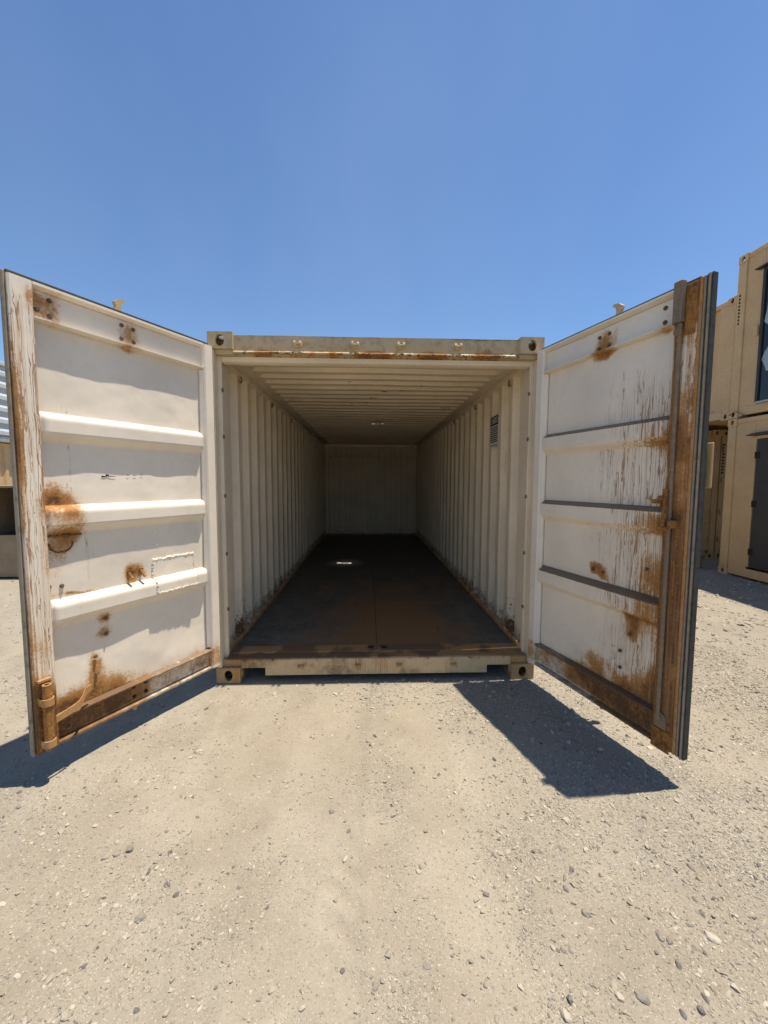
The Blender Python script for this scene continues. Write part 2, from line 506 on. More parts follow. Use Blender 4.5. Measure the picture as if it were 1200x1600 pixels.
# ------------------------------------------------------------------ ground sheet
def gravel_density(x, y):
    side = sstep(x + 0.15*np.sin(y*2.1), 0.15, 0.75)
    g = 0.12 + 0.70*side
    g = g + 0.55*np.exp(-((x-0.02-0.04*np.sin(3*y))/0.11)**2)
    g = g + 0.35*np.exp(-((x+0.95)/0.35)**2)*sstep(fbm(x, y, 1.3, 3, 5), -0.1, 0.2)
    g = g*(0.45 + 1.5*sstep(fbm(x, y, 1.7, 4, 9), -0.22, 0.28))
    far = sstep(np.hypot(x, y+1), 2.5, 6)
    g = g*(1-far) + far*0.6*(0.5+sstep(fbm(x, y, 0.8, 4, 9), -0.2, 0.2))
    return np.clip(g, 0, 1)
def ground_h(x, y):
    near = 1 - sstep(np.hypot(x, y+0.5), 5, 14)
    h = 0.030*fbm(x, y, 0.55, 3, 1) + 0.020*fbm(x, y, 2.1, 4, 2)*near + 0.0105*fbm(x, y, 9.0, 4, 3, 0.6)*near
    h = h + 0.006*fbm(x, y, 30.0, 3, 4, 0.6)*near*(0.35 + gravel_density(x, y))
    # tyre track running up to the mouth of the container, with broken tread lug marks
    cx = -0.24 + 0.05*np.sin(1.1*y)
    tr = np.exp(-((x-cx)/0.17)**4)
    lug = np.sin(2*math.pi*(y*9.0 + 1.9*np.abs(x-cx)*4.0)); lug = np.tanh(2.2*lug)
    lm = sstep(fbm(x, y, 1.9, 3, 21), -0.02, 0.16)
    out = sstep(y, 0.0, -0.3)
    h = h + out*(-0.007*tr + 0.0065*lug*tr*lm + 0.006*np.exp(-((np.abs(x-cx)-0.215)/0.035)**2))
    cx2 = 0.34 + 0.04*np.sin(0.9*y+1)
    tr2 = np.exp(-((x-cx2)/0.16)**4)
    h = h + out*(-0.006*tr2)
    # flattened under the container and below the boxes in the yard
    flat = sstep(np.maximum(np.abs(x)-1.3, np.maximum(-y-0.02, y-7.6)), 0.0, 0.25)
    h = h*(0.15+0.85*flat) - 0.004
    return h
def track_marks(x, y):
    cx = -0.24 + 0.05*np.sin(1.1*y)
    tr = np.exp(-((x-cx)/0.17)**4)
    lug = 0.5+0.5*np.tanh(2.5*np.sin(2*math.pi*(y*9.0 + 7.6*np.abs(x-cx))))
    lm = sstep(fbm(x, y, 1.9, 3, 21), -0.02, 0.12)*sstep(fbm(x, y, 9.0, 3, 22), -0.15, 0.05)
    cx2 = 0.34 + 0.04*np.sin(0.9*y+1)
    tr2 = np.exp(-((x-cx2)/0.16)**4)
    old = sstep(fbm(x*1.0, y*0.25, 4.0, 3, 25), 0.0, 0.2)*0.35
    return np.clip(sstep(y, 0.0, -0.3)*(tr*(0.25+0.75*lug*lm) + 0.35*tr2 + old), 0, 1)
def axis(fine0, fine1, step, lo, hi, grow=1.09):
    a = list(np.arange(fine0, fine1+1e-6, step))
    s = step; x = a[-1]
    while x < hi:
        s = min(s*grow, 45.0); x += s; a.append(x)
    s = step; x = a[0]; b = []
    while x > lo:
        s = min(s*grow, 45.0); x -= s; b.append(x)
    return np.array(b[::-1]+a)
def build_ground():
    xs = axis(-2.3, 2.3, 0.0125, -900, 900, 1.06)
    ys = axis(-2.05, 0.15, 0.0125, -700, 1400, 1.06)
    X, Y = np.meshgrid(xs, ys, indexing='ij')
    Z = ground_h(X, Y)
    me = fast_mesh('ground', np.stack([X.ravel(), Y.ravel(), Z.ravel()], -1), grid_faces(len(xs), len(ys)))
    o = link('ground', me, M['ground'], smooth=True, attrs={'gravel': gravel_density(X, Y).ravel(), 'track': track_marks(X, Y).ravel()})
    o['kind'] = 'structure'
build_ground()

# ------------------------------------------------------------------ the main container
LEN = 7.32
box_c = empty('shipping_container', (0, 0, 0),
              'tan shipping container facing the viewer with both rusty white doors swung open', 'shipping container')

def casting_mesh(cs, w=0.178, d=0.162, h=0.118):
    """hollow corner casting; cs = signs of the outward x, y, z; origin at the outer corner, box runs inward"""
    mb = MB(); N = 20
    def face(o, eu, ev, en, su, sv, hole):
        o = Vector(o); eu = Vector(eu); ev = Vector(ev); en = Vector(en)
        if not hole:
            mb.add([o, o+eu*su, o+eu*su+ev*sv, o+ev*sv], [(0, 1, 2, 3)]); return
        ru, rv = (0.032, 0.040) if su >= sv else (0.032, 0.040)
        ru, rv = 0.031, min(0.042, sv*0.36)
        O = []; I = []; T = []
        for i in range(N):
            t = 2*math.pi*i/N
            c, s_ = math.cos(t), math.sin(t)
            k = 1/max(abs(c)/(su/2), abs(s_)/(sv/2))
            O.append(o+eu*(su/2+k*c)+ev*(sv/2+k*s_))
            I.append(o+eu*(su/2+ru*c)+ev*(sv/2+rv*s_))
            T.append(o+eu*(su/2+ru*c)+ev*(sv/2+rv*s_)-en*0.018)
        F = []
        for i in range(N):
            j = (i+1) % N
            F.append((i, j, N+j, N+i)); F.append((N+i, N+j, 2*N+j, 2*N+i))
        mb.add(O+I+T, F)
        for cu in (0, 1):
            for cv in (0, 1):
                cpt = o+eu*su*cu+ev*sv*cv
                near = sorted(range(N), key=lambda i: (O[i]-cpt).length)[:2]
                mb.add([cpt, O[near[0]], O[near[1]]], [(0, 1, 2)])
    sx, sy, sz = cs
    X0, Y0, Z0 = 0, 0, 0
    ex = Vector((-sx, 0, 0)); ey = Vector((0, -sy, 0)); ez = Vector((0, 0, -sz))
    z0 = Vector((0, 0, 0))
    face(z0, ex, ez, -ey, w, h, True)               # end face
    face(z0, ey, ez, -ex, d, h, True)               # side face
    face(z0, ex, ey, -ez, w, d, True)               # top / bottom face
    face(z0+ey*d, ex, ez, ey, w, h, False)
    face(z0+ex*w, ey, ez, ex, d, h, False)
    face(z0+ez*h, ex, ey, ez, w, d, False)
    return mb

def add_castings(parent, x0, x1, y0, y1, z0, z1, mat):
    for xx, sx in ((x0, -1), (x1, 1)):
        for yy, sy in ((y0, -1), (y1, 1)):
            for zz, sz in ((z0, -1), (z1, 1)):
                mb = casting_mesh((sx, sy, sz))
                mb.build('corner_casting', M['casting'] if (parent is box_c and sz < 0) else mat, parent, loc=(xx, yy, zz), recalc=False)

add_castings(box_c, -1.219, 1.219, 0.0, LEN, 0.0, 2.591, M['tan_worn'])

# corner posts: stepped section, built as stacked strips that butt each other
for s in (-1, 1):
    for end in (0, 1):
        mb = MB()
        y = (lambda a: a) if end == 0 else (lambda a: LEN-a)
        def strip(a0, a1, b0, b1):
            mb.box(s*a0, s*a1, y(b0), y(b1), 0.1185, 2.4725, 0.005)
        strip(1.219, 1.178, 0.004, 0.075)
        strip(1.219, 1.150, 0.0752, 0.092)
        strip(1.219, 1.163, 0.0922, 0.150)
        mb.build('corner_post', M['inner'] if end == 0 else M['tan'], box_c)

# header: front plate, gutter lip, soffit
nx = 90
def sweep_x(name, prof, x0, x1, n, mat, attr_fn=None, jitter=0.0, parent=box_c, closed=True, autosm=35):
    xs = np.linspace(x0, x1, n)
    P = np.array(prof, float)
    V = np.zeros((n, len(P), 3))
    V[:, :, 0] = xs[:, None]
    V[:, :, 1] = P[None, :, 0]; V[:, :, 2] = P[None, :, 1]
    if jitter:
        jj = fbm(xs*1.0, xs*0+3.3, 3.0, 4, 31)[:, None]*jitter
        V[:, :, 2] += jj; V[:, :, 1] += jj*0.6
    F = grid_faces(n, len(P), wrap=closed)
    A = attr_fn(V.reshape(-1, 3)) if attr_fn else None
    me = fast_mesh(name, V.reshape(-1, 3), F)
    if closed:
        bm = bmesh.new(); bm.from_mesh(me); bm.verts.ensure_lookup_table()
        k = len(P)
        bm.faces.new([bm.verts[i] for i in range(k)]); bm.faces.new([bm.verts[(n-1)*k+i] for i in range(k)][::-1])
        bmesh.ops.recalc_face_normals(bm, faces=bm.faces)
        bm.to_mesh(me); bm.free()
    return link(name, me, mat, parent, attrs=A, autosm=autosm)

def header_attr(V):
    x, y, z = V.T
    low = sstep(z, 2.50, 2.462)
    n = fbm(x, z, 5.0, 4, 40)+0.5
    return {'rust': np.clip(0.62*low*sstep(n, 0.3, 0.6) + 0.35*np.exp(-((x-0.02)/0.25)**2)*low + 0.16*n, 0, 0.9),
            'chip': 0.45+0.55*low, 'dirt': 0.35*sstep(n, 0.4, 0.8)+0.6*sstep(z, 2.56, 2.578)*n, 'streak': 0.35*n*(1-low)}
def zs(a, b, n):
    return list(np.linspace(a, b, n))
prof = [(0.030, z) for z in zs(2.578, 2.470, 9)] + [(0.016, 2.464), (0.010, 2.456), (0.012, 2.447), (0.030, 2.443), (0.070, 2.445), (0.078, 2.440), (0.150, 2.440), (0.150, 2.578)]
sweep_x('header', prof, -1.041, 1.041, 160, M['tan_worn'], header_attr, 0.004)
prof = [(0.0752, 2.4385), (0.0752, 2.405), (0.085, 2.400), (0.150, 2.400), (0.150, 2.4385)]
sweep_x('header_trim', prof, -1.149, 1.149, 90, M['inner'], lambda V: {'chip': 0.4+0*V[:, 0]}, 0.0)
for sx in (-1, 1):
    mb = MB(); mb.box(sx*1.0412, sx*1.177, 0.030, 0.15, 0.1188, 0.172, 0.003); mb.build('sill_end', M['casting'], box_c)
    mb = MB(); mb.box(sx*1.0412, sx*1.177, 0.024, 0.15, 2.44, 2.4728, 0.003); mb.build('header_end', M['tan_worn'], box_c)

# sill with fork pockets, threshold plates
def sill_poly():
    pts = [(-1.041, 0.048), (-1.041, 0.206), (1.041, 0.206), (1.041, 0.048), (1.036, 0.048), (1.036, 0.108), (0.855, 0.108), (0.855, 0.048),
           (-0.858, 0.048), (-0.858, 0.112), (-1.034, 0.112), (-1.034, 0.048)]
    return pts
def sill():
    # dense front plate so the paint wear has somewhere to live
    xs = sorted(set(list(np.linspace(-1.041, 1.041, 150)) + [-1.034, -0.858, 0.855, 1.036]))
    zz = [0.048, 0.075, 0.108, 0.128, 0.148, 0.168, 0.176]
    V = []; F = []; idx = {}
    for k, yy in enumerate((0.022, 0.060)):
        for i, x in enumerate(xs):
            for j, z in enumerate(zz):
                off = 0.006 if (k == 0 and j == len(zz)-1) else 0.0
                jit = 0.003*float(fbm(np.array([x]), np.array([z]), 6.0, 3, 51)[0])
                idx[(k, i, j)] = len(V); V.append((x, yy+off+(jit if k == 0 else 0), z))
    def keep(i, j):
        xm = 0.5*(xs[i]+xs[i+1])
        return not (j < 2 and (-1.034 < xm < -0.858 or 0.855 < xm < 1.036))
    cnt = {}
    for i in range(len(xs)-1):
        for j in range(len(zz)-1):
            if not keep(i, j):
                continue
            F.append((idx[(0, i, j)], idx[(0, i+1, j)], idx[(0, i+1, j+1)], idx[(0, i, j+1)]))
            F.append((idx[(1, i, j)], idx[(1, i, j+1)], idx[(1, i+1, j+1)], idx[(1, i+1, j)]))
            for e in (((i, j), (i+1, j)), ((i, j+1), (i+1, j+1)), ((i, j), (i, j+1)), ((i+1, j), (i+1, j+1))):
                cnt[e] = cnt.get(e, 0)+1
    for (a, b), c in cnt.items():
        if c == 1:
            F.append((idx[(0,)+a], idx[(0,)+b], idx[(1,)+b], idx[(1,)+a]))
    V = np.array(V)
    m = MB(); m.v = [tuple(v) for v in V]; m.f = F
    x, y, z = V.T
    n = fbm(x, z, 4.0, 4, 61)+0.5
    drip = np.exp(-((x-0.02)/0.10)**2)+0.8*np.exp(-((x+0.15)/0.06)**2)
    ro = np.clip(0.22*n+0.35*drip*sstep(z, 0.05, 0.12)+0.3*sstep(np.abs(x), 0.75, 1.05)*n, 0, 0.75)
    return m.build('sill', M['tan'], box_c, attrs={'rust': ro, 'streak': np.clip(0.55*drip+0.45*n, 0, 1), 'dirt': 0.35*sstep(n, 0.5, 0.75), 'chip': 0.5+0.4*sstep(z, 0.15, 0.176)})
sill()
for a, b in ((-1.034, -0.858), (0.855, 1.036)):     # dark pocket sleeves behind the notches
    mb = MB()
    mb.box(a-0.02, b+0.02, 0.062, 1.0, 0.1135, 0.118, 0.001)
    mb.box(a-0.02, a-0.004, 0.062, 1.0, 0.03, 0.1133, 0.001)
    mb.box(b+0.004, b+0.02, 0.062, 1.0, 0.03, 0.1133, 0.001)
    mb.build('fork_pocket', M['steel_dull'], box_c)
def thr_attr(V):
    x, y, z = V.T
    n = fbm(x*1.0, y, 5.0, 4, 71)+0.5
    return {'rust': np.clip(0.35+0.5*n, 0, 1), 'dirt': 0.9*sstep(n, 0.3, 0.6)}
sweep_x('threshold_plate', [(0.021, 0.1772), (0.026, 0.184), (0.060, 0.186), (0.100, 0.186), (0.103, 0.176)], -1.149, 1.149, 90, M['steel_dull'], thr_attr, 0.003)
sweep_x('threshold_plate', [(0.105, 0.165), (0.108, 0.186), (0.150, 0.191), (0.235, 0.191), (0.240, 0.165)], -1.155, 1.155, 90, M['steel_dull'], thr_attr, 0.004)
for xx in (-0.075, 0.035):
    mb = MB(); mb.box(xx, xx+0.045, 0.165, 0.205, 0.1913, 0.1945, 0.001); mb.build('slot_plate', M['black'], box_c)

# cam keepers on header and sill
def keeper(x, z, low):
    m = MB()
    k = 0.62 if low else 0.85
    m.box(x-0.036*k, x+0.036*k, 0.014, 0.0255, z-0.018*k, z+0.016*k, 0.004)
    for sx in (-1, 1):
        h = 0.030*k*random.uniform(0.75, 1.15)
        m.poly([(x+sx*0.034*k, 0.0138, z-0.014*k), (x+sx*0.034*k, -0.012*k, z-0.010*k), (x+sx*0.032*k, -0.020*k, z+0.006*k), (x+sx*0.030*k, -0.012*k, z+h), (x+sx*0.034*k, 0.0138, z+0.018*k)], (-sx*0.016*k, 0, 0))
    m.build('cam_keeper', M['casting'] if low else M['tan_worn'], box_c)
for x in (-0.58, -0.167, 0.165, 0.581):
    keeper(x, 2.513, False)
for x in (-0.59, -0.152, 0.168, 0.589):
    keeper(x, 0.118, True)

# corrugated sheets -----------------------------------------------------------
def corr_profile(length, pitch, a, sl, depth, start=0.0):
    """returns positions and depths along a run: inner flat a, slope sl, outer flat, slope"""
    out = [(0.0, 0.0)] if start > 0 else []
    b = pitch-a-2*sl
    t = start
    while t < length-pitch:
        out += [(t, 0.0), (t+a*0.5, 0.0), (t+a, 0.0), (t+a+sl, depth), (t+a+sl+b*0.5, depth), (t+a+sl+b, depth)]
        t += pitch
    out += [(t, 0.0), (length, 0.0)]
    r = [out[0]]
    for p in out[1:]:
        if p[0] > r[-1][0]+1e-5:
            r.append(p)
    return np.array(r)

Z0W, Z1W = 0.214, 2.432
prof_w = corr_profile(LEN-0.21, 0.278, 0.086, 0.053, 0.050, 0.055)
for s in (-1, 1):
    zz = np.concatenate([np.linspace(Z0W, 0.75, 30), np.linspace(0.8, 2.35, 24), np.linspace(2.38, Z1W, 4)])
    n, k = len(prof_w), len(zz)
    V = np.zeros((n, k, 3))
    # ends of the ribs run out flat at top and bottom
    fade = np.clip(np.minimum((zz-Z0W)/0.03, (Z1W-zz)/0.03), 0, 1)
    yy = prof_w[:, 0]+0.152
    V[:, :, 1] = yy[:, None]
    dent = 0.006*fbm(yy[:, None]+0*zz[None], zz[None]+0*yy[:, None], 2.2, 3, 80+s)
    V[:, :, 0] = s*(1.168 + prof_w[:, 1][:, None]*fade[None, :] + dent)
    V[:, :, 2] = zz[None, :]
    A = V.reshape(-1, 3)
    low = sstep(A[:, 2], 0.66, 0.24)*sstep(A[:, 1], 6.5, 1.0)
    nn = fbm(A[:, 1], A[:, 2], 4.0, 4, 90)+0.5
    chip = 0.08+1.5*low*nn+0.3*sstep(nn, 0.62, 0.8)*sstep(A[:, 1], 3.0, 0.3)
    me = fast_mesh('side_wall', A, grid_faces(n, k))
    link('side_wall', me, M['inner'], box_c, attrs={'chip': chip, 'rust': 0.30*low*nn, 'dirt': 0.40*sstep(A[:, 2], 0.45, 0.22), 'streak': 0.22*nn})
    mb = MB()
    mb.box(s*1.215, s*1.160, 0.1505, LEN-0.165, 2.4325, 2.500, 0.006)
    mb.build('top_rail', M['inner'], box_c)
    mb = MB()
    mb.box(s*1.215, s*1.158, 0.2405, LEN-0.165, 0.040, 0.2135, 0.006)
    V = np.array(mb.v)
    mb.build('bottom_rail', M['inner'], box_c, attrs={'rust': 0.62+0*V[:, 0], 'chip': 0.8+0*V[:, 0]})

# roof with a torn, rusted-through patch
HX, HY = 0.078, 3.6665
def roof():
    L0, L1 = 0.152, LEN-0.062
    pr = corr_profile(L1-L0, 0.209, 0.072, 0.030, 0.038, 0.03)
    ys = set(np.round(pr[:, 0]+L0, 5)) | set(np.round(np.arange(HY-0.2, HY+0.2, 0.008), 5))
    ys = np.array(sorted(ys))
    d = np.interp(ys, pr[:, 0]+L0, pr[:, 1])
    xs = np.array(sorted(set(np.round(np.concatenate([[-1.160, -1.065, -1.03, 1.03, 1.065, 1.160], np.linspace(-0.95, 0.95, 26), np.arange(HX-0.2, HX+0.2, 0.008)]), 5))))
    fade = np.clip((1.065-np.abs(xs))/0.035, 0, 1)
    X, Y = np.meshgrid(xs, ys, indexing='ij')
    sag = 0.010*fbm(X, Y, 1.4, 3, 100)
    Z = 2.478 + d[None, :]*fade[:, None] + sag*fade[:, None]
    V = np.stack([X, Y, Z], -1).reshape(-1, 3)
    F = grid_faces(len(xs), len(ys))
    c = V[F].mean(1)
    dx = c[:, 0]-HX; dy = c[:, 1]-HY
    r = np.hypot(dx/0.120, dy/0.080) + 0.25*fbm(c[:, 0], c[:, 1], 9.0, 3, 101)
    q = dx*1.0 - dy*0.75
    bars = (np.abs(q+0.060) < 0.018) | (np.abs(q-0.006+0.02*fbm(c[:, 0], c[:, 1], 14, 2, 5)) < 0.020) | (np.abs(q-0.070) < 0.016)
    hole = (r < 1) & ~bars & (np.interp(c[:, 1], pr[:, 0]+L0, pr[:, 1]) > 0.012)
    for (px, py, rx, ry) in ((-0.33, LEN-0.19, 0.05, 0.02), (0.30, LEN-0.19, 0.022, 0.018), (-0.22, LEN-0.19, 0.02, 0.016)):
        hole |= np.hypot((c[:, 0]-px)/rx, (c[:, 1]-py)/ry) < 1
    F = F[~hole]
    me = fast_mesh('roof', V, F)
    rs = np.hypot((V[:, 0]-HX)/0.30, (V[:, 1]-HY)/0.22)
    n = fbm(V[:, 0], V[:, 1], 3.0, 4, 102)+0.5
    rust = np.clip(0.45*sstep(rs, 1.4, 0.8) + 0.55*sstep(n, 0.72, 0.82), 0, 1)
    link('roof', me, M['inner'], box_c, attrs={'rust': rust*0.8, 'chip': 0.15+0.6*sstep(n, 0.64, 0.76)})
roof()
# scabs of flaking paint hanging near the mouth of the ceiling
mb = MB()
for (x, y, r) in ((0.30, 0.34, 0.030), (0.345, 0.355, 0.018), (0.24, 0.345, 0.014), (0.09, 1.3, 0.03), (0.27, 1.25, 0.022), (-0.1, 1.9, 0.03), (0.45, 1.05, 0.012), (-0.25, 0.9, 0.01)):
    pts = []
    for i in range(9):
        t = 2*math.pi*i/9; k = r*(0.6+0.6*random.random())
        pts.append((x+k*1.5*math.cos(t), y+k*0.5*math.sin(t), 2.4755+0.003*random.random()))
    mb.poly(pts, (0, 0, -0.003))
mb.build('paint_flake', M['rust'], box_c)['kind'] = 'stuff'

def end_wall():
    pr = corr_profile(2.40, 0.137, 0.052, 0.010, 0.075, 0.06)
    zz = np.array([0.214, 0.26, 0.9, 1.5, 2.10, 2.13, 2.20, 2.432])
    fade = np.array([0, 1, 1, 1, 1, 1, 0.35, 0.35])
    V = np.zeros((len(pr), len(zz), 3))
    V[:, :, 0] = pr[:, 0][:, None]-1.20
    V[:, :, 1] = LEN-0.125 + pr[:, 1][:, None]*fade[None]
    V[:, :, 2] = zz[None]
    me = fast_mesh('end_wall', V.reshape(-1, 3), grid_faces(len(pr), len(zz)))
    link('end_wall', me, M['inner'], box_c, attrs={'dirt': 0.22*sstep(V.reshape(-1, 3)[:, 2], 0.9, 0.3)})
    m = MB(); m.box(-1.155, 1.155, LEN-0.12, LEN-0.07, 2.4325, 2.486, 0.005); m.build('end_rail', M['inner'], box_c)
    m = MB(); m.box(-1.155, 1.155, LEN-0.12, LEN-0.07, 0.06, 0.2135, 0.005); m.build('end_rail', M['rust'], box_c)
end_wall()

# floor boards, each its own piece
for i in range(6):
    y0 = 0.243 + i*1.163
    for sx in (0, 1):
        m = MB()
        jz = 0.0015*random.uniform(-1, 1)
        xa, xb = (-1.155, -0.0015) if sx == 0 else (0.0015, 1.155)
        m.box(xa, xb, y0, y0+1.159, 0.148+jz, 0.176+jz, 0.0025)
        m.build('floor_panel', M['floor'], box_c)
m = MB(); m.box(-1.15, 1.15, 0.25, LEN-0.13, 0.10, 0.144, 0.002); m.build('floor_bearer', M['cab_dark'], box_c)

# wall hooks (lashing rings) below the top rails and lashing lugs on the posts
def ring(p, r, ax, mat, name, parent=box_c, tube=0.006, arc=(0.0, 2*math.pi)):
    m = MB(); N = 12; K = 6; V = []; F = []
    for i in range(N+1):
        t = arc[0]+(arc[1]-arc[0])*i/N
        c = Vector((0, math.cos(t)*r, math.sin(t)*r)) if ax == 'x' else Vector((math.cos(t)*r, 0, math.sin(t)*r))
        nrm = c.normalized(); b = Vector((1, 0, 0)) if ax == 'x' else Vector((0, 1, 0))
        for j in range(K):
            u = 2*math.pi*j/K
            V.append(Vector(p)+c+nrm*tube*math.cos(u)+b*tube*math.sin(u))
    for i in range(N):
        for j in range(K):
            F.append((i*K+j, (i+1)*K+j, (i+1)*K+(j+1) % K, i*K+(j+1) % K))
    m.add(V, F)
    return m.build(name, mat, parent, smooth=True)
for s in (-1, 1):
    for y in (0.52, 1.62, 2.75):
        ring((s*1.150, y, 2.385), 0.026, 'x', M['steel_dull'], 'lashing_ring', arc=(-2.6, 1.2))
    for z in (0.55, 0.98, 1.42, 1.86, 2.2):
        ring((s*1.147, 0.083, z), 0.012, 'x', M['steel_dull'], 'lashing_ring', tube=0.004)

# printed notice on the right wall
def text_mesh(s, size, name, mat, parent, M4, extr=0.0006):
    cu = bpy.data.curves.new(name, 'FONT')
    cu.body = s; cu.size = size; cu.extrude = extr; cu.resolution_u = 2
    cu.align_x = 'CENTER'; cu.align_y = 'CENTER'
    t = bpy.data.objects.new(name+'_curve', cu); COL.objects.link(t)
    dg = bpy.context.evaluated_depsgraph_get()
    me = bpy.data.meshes.new_from_object(t.evaluated_get(dg))
    bpy.data.objects.remove(t); bpy.data.curves.remove(cu)
    me.name = name; me.materials.clear(); me.transform(M4)
    return link(name, me, mat, parent)
def notice():
    yc, y0, y1 = 0.955, 0.835, 1.075
    x = 1.1655
    m = MB(); m.box(x-0.0012, x-0.004, y0, y1, 1.885, 2.175, 0.0004)
    pl = m.build('notice_label', M['paper'], box_c)
    m = MB(); m.box(x-0.0044, x-0.0056, y0, y1, 2.085, 2.175, 0.0002); m.build('label_heading', M['black'], pl)
    # text reads towards the viewer looking along +x: right is -y
    rot = Matrix(((0, 0, -1), (-1, 0, 0), (0, 1, 0))).to_4x4()
    T = Matrix.Translation((x-0.0064, yc, 2.130)) @ rot @ Matrix.Diagonal((0.80, 1.25, 1, 1))
    text_mesh('L. NEXO', 0.068, 'heading_text', M['print_white'], pl, T)
    m = MB()
    for i in range(8):
        z = 2.066-0.0195*i
        y = y1-0.006
        while y > y0+0.012:
            wl = random.uniform(0.012, 0.04)
            e = max(y-wl, y0+0.006)
            m.box(x-0.0044, x-0.0056, e, y, z-0.0062, z+0.0042, 0.0002)
            y = e-0.004
    m.box(x-0.0044, x-0.0054, y0+0.004, y1-0.004, 1.891, 1.895, 0.0002)
    m.build('label_lines', M['black'], pl)['kind'] = 'stuff'
notice()

# ------------------------------------------------------------------ container doors
def build_door(side):
    left = side == 'left'
    if left:
        hinge = (-1.170, -0.020, 0.0); fx, fy = -1.729, -1.021; s = 1
    else:
        hinge = (1.152, -0.020, 0.0); fx, fy = 1.480, -1.142; s = -1
    ang = math.atan2(fy-hinge[1], fx-hinge[0])
    W0 = 0.078                                        # inner edge of the hinge strip
    W1 = 1.028 if left else 1.004                     # inner edge of the free-edge post
    W2 = 1.122 if left else 1.112                     # outer edge of that post
    ZB, ZT = 0.160, 2.478
    D = -0.046                                        # depth of the sheet behind the frame face

    def rust_fn(u, z, d=None):
        r = np.zeros_like(u); st = np.zeros_like(u)
        def blob(cu, cz, ru, rz, a, p=2):
            return a*np.exp(-(np.abs((uw-cu)/ru)**p + np.abs((zw-cz)/rz)**p))
        n = fbm(u, z, 7.0, 4, 200 if left else 300)+0.5
        u0_, z0_ = u, z
        uw = u + 0.055*fbm(u, z*0.6, 9.0, 4, 205, 0.6); zw = z + 0.09*fbm(u, z*0.7, 7.0, 4, 206, 0.6)
        if left:
            r += blob(0.955, 1.425, 0.115, 0.080, 0.66) + blob(0.94, 1.31, 0.105, 0.11, 0.52, 4)
            r += blob(0.985, 1.11, 0.080, 0.18, 0.50, 3) + blob(0.93, 1.20, 0.06, 0.07, 0.3)
            r += blob(0.620, 0.968, 0.050, 0.055, 0.66) + blob(0.550, 0.968, 0.050, 0.055, 0.66)
            r += (u < W1-0.012)*(blob(0.98, 0.922, 0.14, 0.014, 0.45) + blob(0.80, 0.920, 0.25, 0.010, 0.25))
            for b in ((0.759, 0.742), (0.760, 0.649)):
                r += blob(b[0], b[1], 0.042, 0.042, 0.72)
            r += blob(0.822, 0.49, 0.040, 0.115, 0.52, 3)
            r += blob(0.575, 2.385, 0.095, 0.085, 0.56) + blob(0.57, 2.31, 0.12, 0.03, 0.4)
            r += blob(0.965, 2.385, 0.085, 0.10, 0.72, 4)
            r += blob(1.05, 2.40, 0.02, 0.12, 0.3)
            bot = sstep(u, 0.45, 1.0)
            r += sstep(z, 0.62, 0.31)*(0.14+0.62*bot)*(z > 0.19)
            r += sstep(z, 0.44, 0.31)*0.22
            r += (z < 0.315)*(0.12+0.62*sstep(u, 0.45, 0.95))
            post = (u > W1-0.004)
            r += post*(0.78*sstep(z, 0.62, 0.30) + 0.16*sstep(z, 1.5, 0.7) + 0.20*sstep(u, 1.085, 1.125))
            r += post*blob(1.12, 1.8, 0.03, 0.35, 0.55)
            st += post*(0.66+0.3*n)*sstep(z, 2.50, 2.25)*(1.0-0.4*sstep(z, 0.5, 0.25))
            r += post*0.10*sstep(z, 2.3, 2.0)
            st += (~post)*(0.22*sstep(u, 0.55, 1.0))*sstep(z, 2.3, 1.9)
        else:
            r += blob(0.543, 0.985, 0.042, 0.045, 0.78, 4) + blob(0.618, 0.981, 0.042, 0.045, 0.78, 4)
            r += blob(0.818, 0.69, 0.048, 0.085, 0.72, 4) + blob(0.77, 0.76, 0.03, 0.03, 0.3)
            r += blob(0.565, 2.37, 0.090, 0.075, 0.66) + blob(0.56, 2.305, 0.12, 0.03, 0.45)
            r += blob(0.95, 2.38, 0.05, 0.07, 0.34)
            r += blob(1.0, 2.30, 0.18, 0.025, 0.45)
            edge = sstep(u, 0.72, 1.0)
            r += edge*(0.52*sstep(z, 1.9, 1.72)*sstep(z, 1.55, 1.75) + 0.68*sstep(z, 1.41, 1.33)*sstep(z, 1.2, 1.3))
            r += sstep(u, 0.72, 1.0)*0.74*sstep(z, 1.24, 1.05)*sstep(z, 0.55, 0.85)
            r += edge*0.30*sstep(z, 0.9, 0.5)
            r += sstep(z, 0.58+0.2*(n-0.5), 0.32)*(0.26+0.66*sstep(u, 0.2, 0.85))*(z > 0.19)
            r += (z < 0.335)*(0.18+0.52*sstep(u, 0.15, 0.8))
            for zr in (1.735, 1.26, 0.775):
                r += 0.24*np.exp(-((z-zr)/0.016)**2)*sstep(u, 0.15, 0.5)
            post = (u > W1-0.004)
            r += post*(0.40+0.28*n + 0.20*sstep(z, 1.55, 1.2) + 0.20*sstep(z, 0.7, 0.3) + 0.25*sstep(z, 2.2, 2.4))
            st += post*0.8
            st += (~post)*np.clip(sstep(u, 0.25, 1.0)*0.85, 0, 1)*sstep(z, 2.33, 1.85)*(0.72+0.5*n)
        return np.clip(r*(0.40+1.2*n), 0, 1), np.clip(st, 0, 1)

    def attach(V, F, name, mat, parent, dirt_fn=None, autosm=30):
        u, d, z = V.T
        r, st = rust_fn(u, z)
        A = {'rust': r, 'streak': st}
        A['dirt'] = dirt_fn(u, d, z) if dirt_fn else np.zeros_like(u)
        VV = np.stack([u, s*d, z], -1)
        me = fast_mesh(name, VV, F)
        bm = bmesh.new(); bm.from_mesh(me); bmesh.ops.recalc_face_normals(bm, faces=bm.faces); bm.to_mesh(me); bm.free()
        return link(name, me, mat, parent, attrs=A, autosm=autosm)

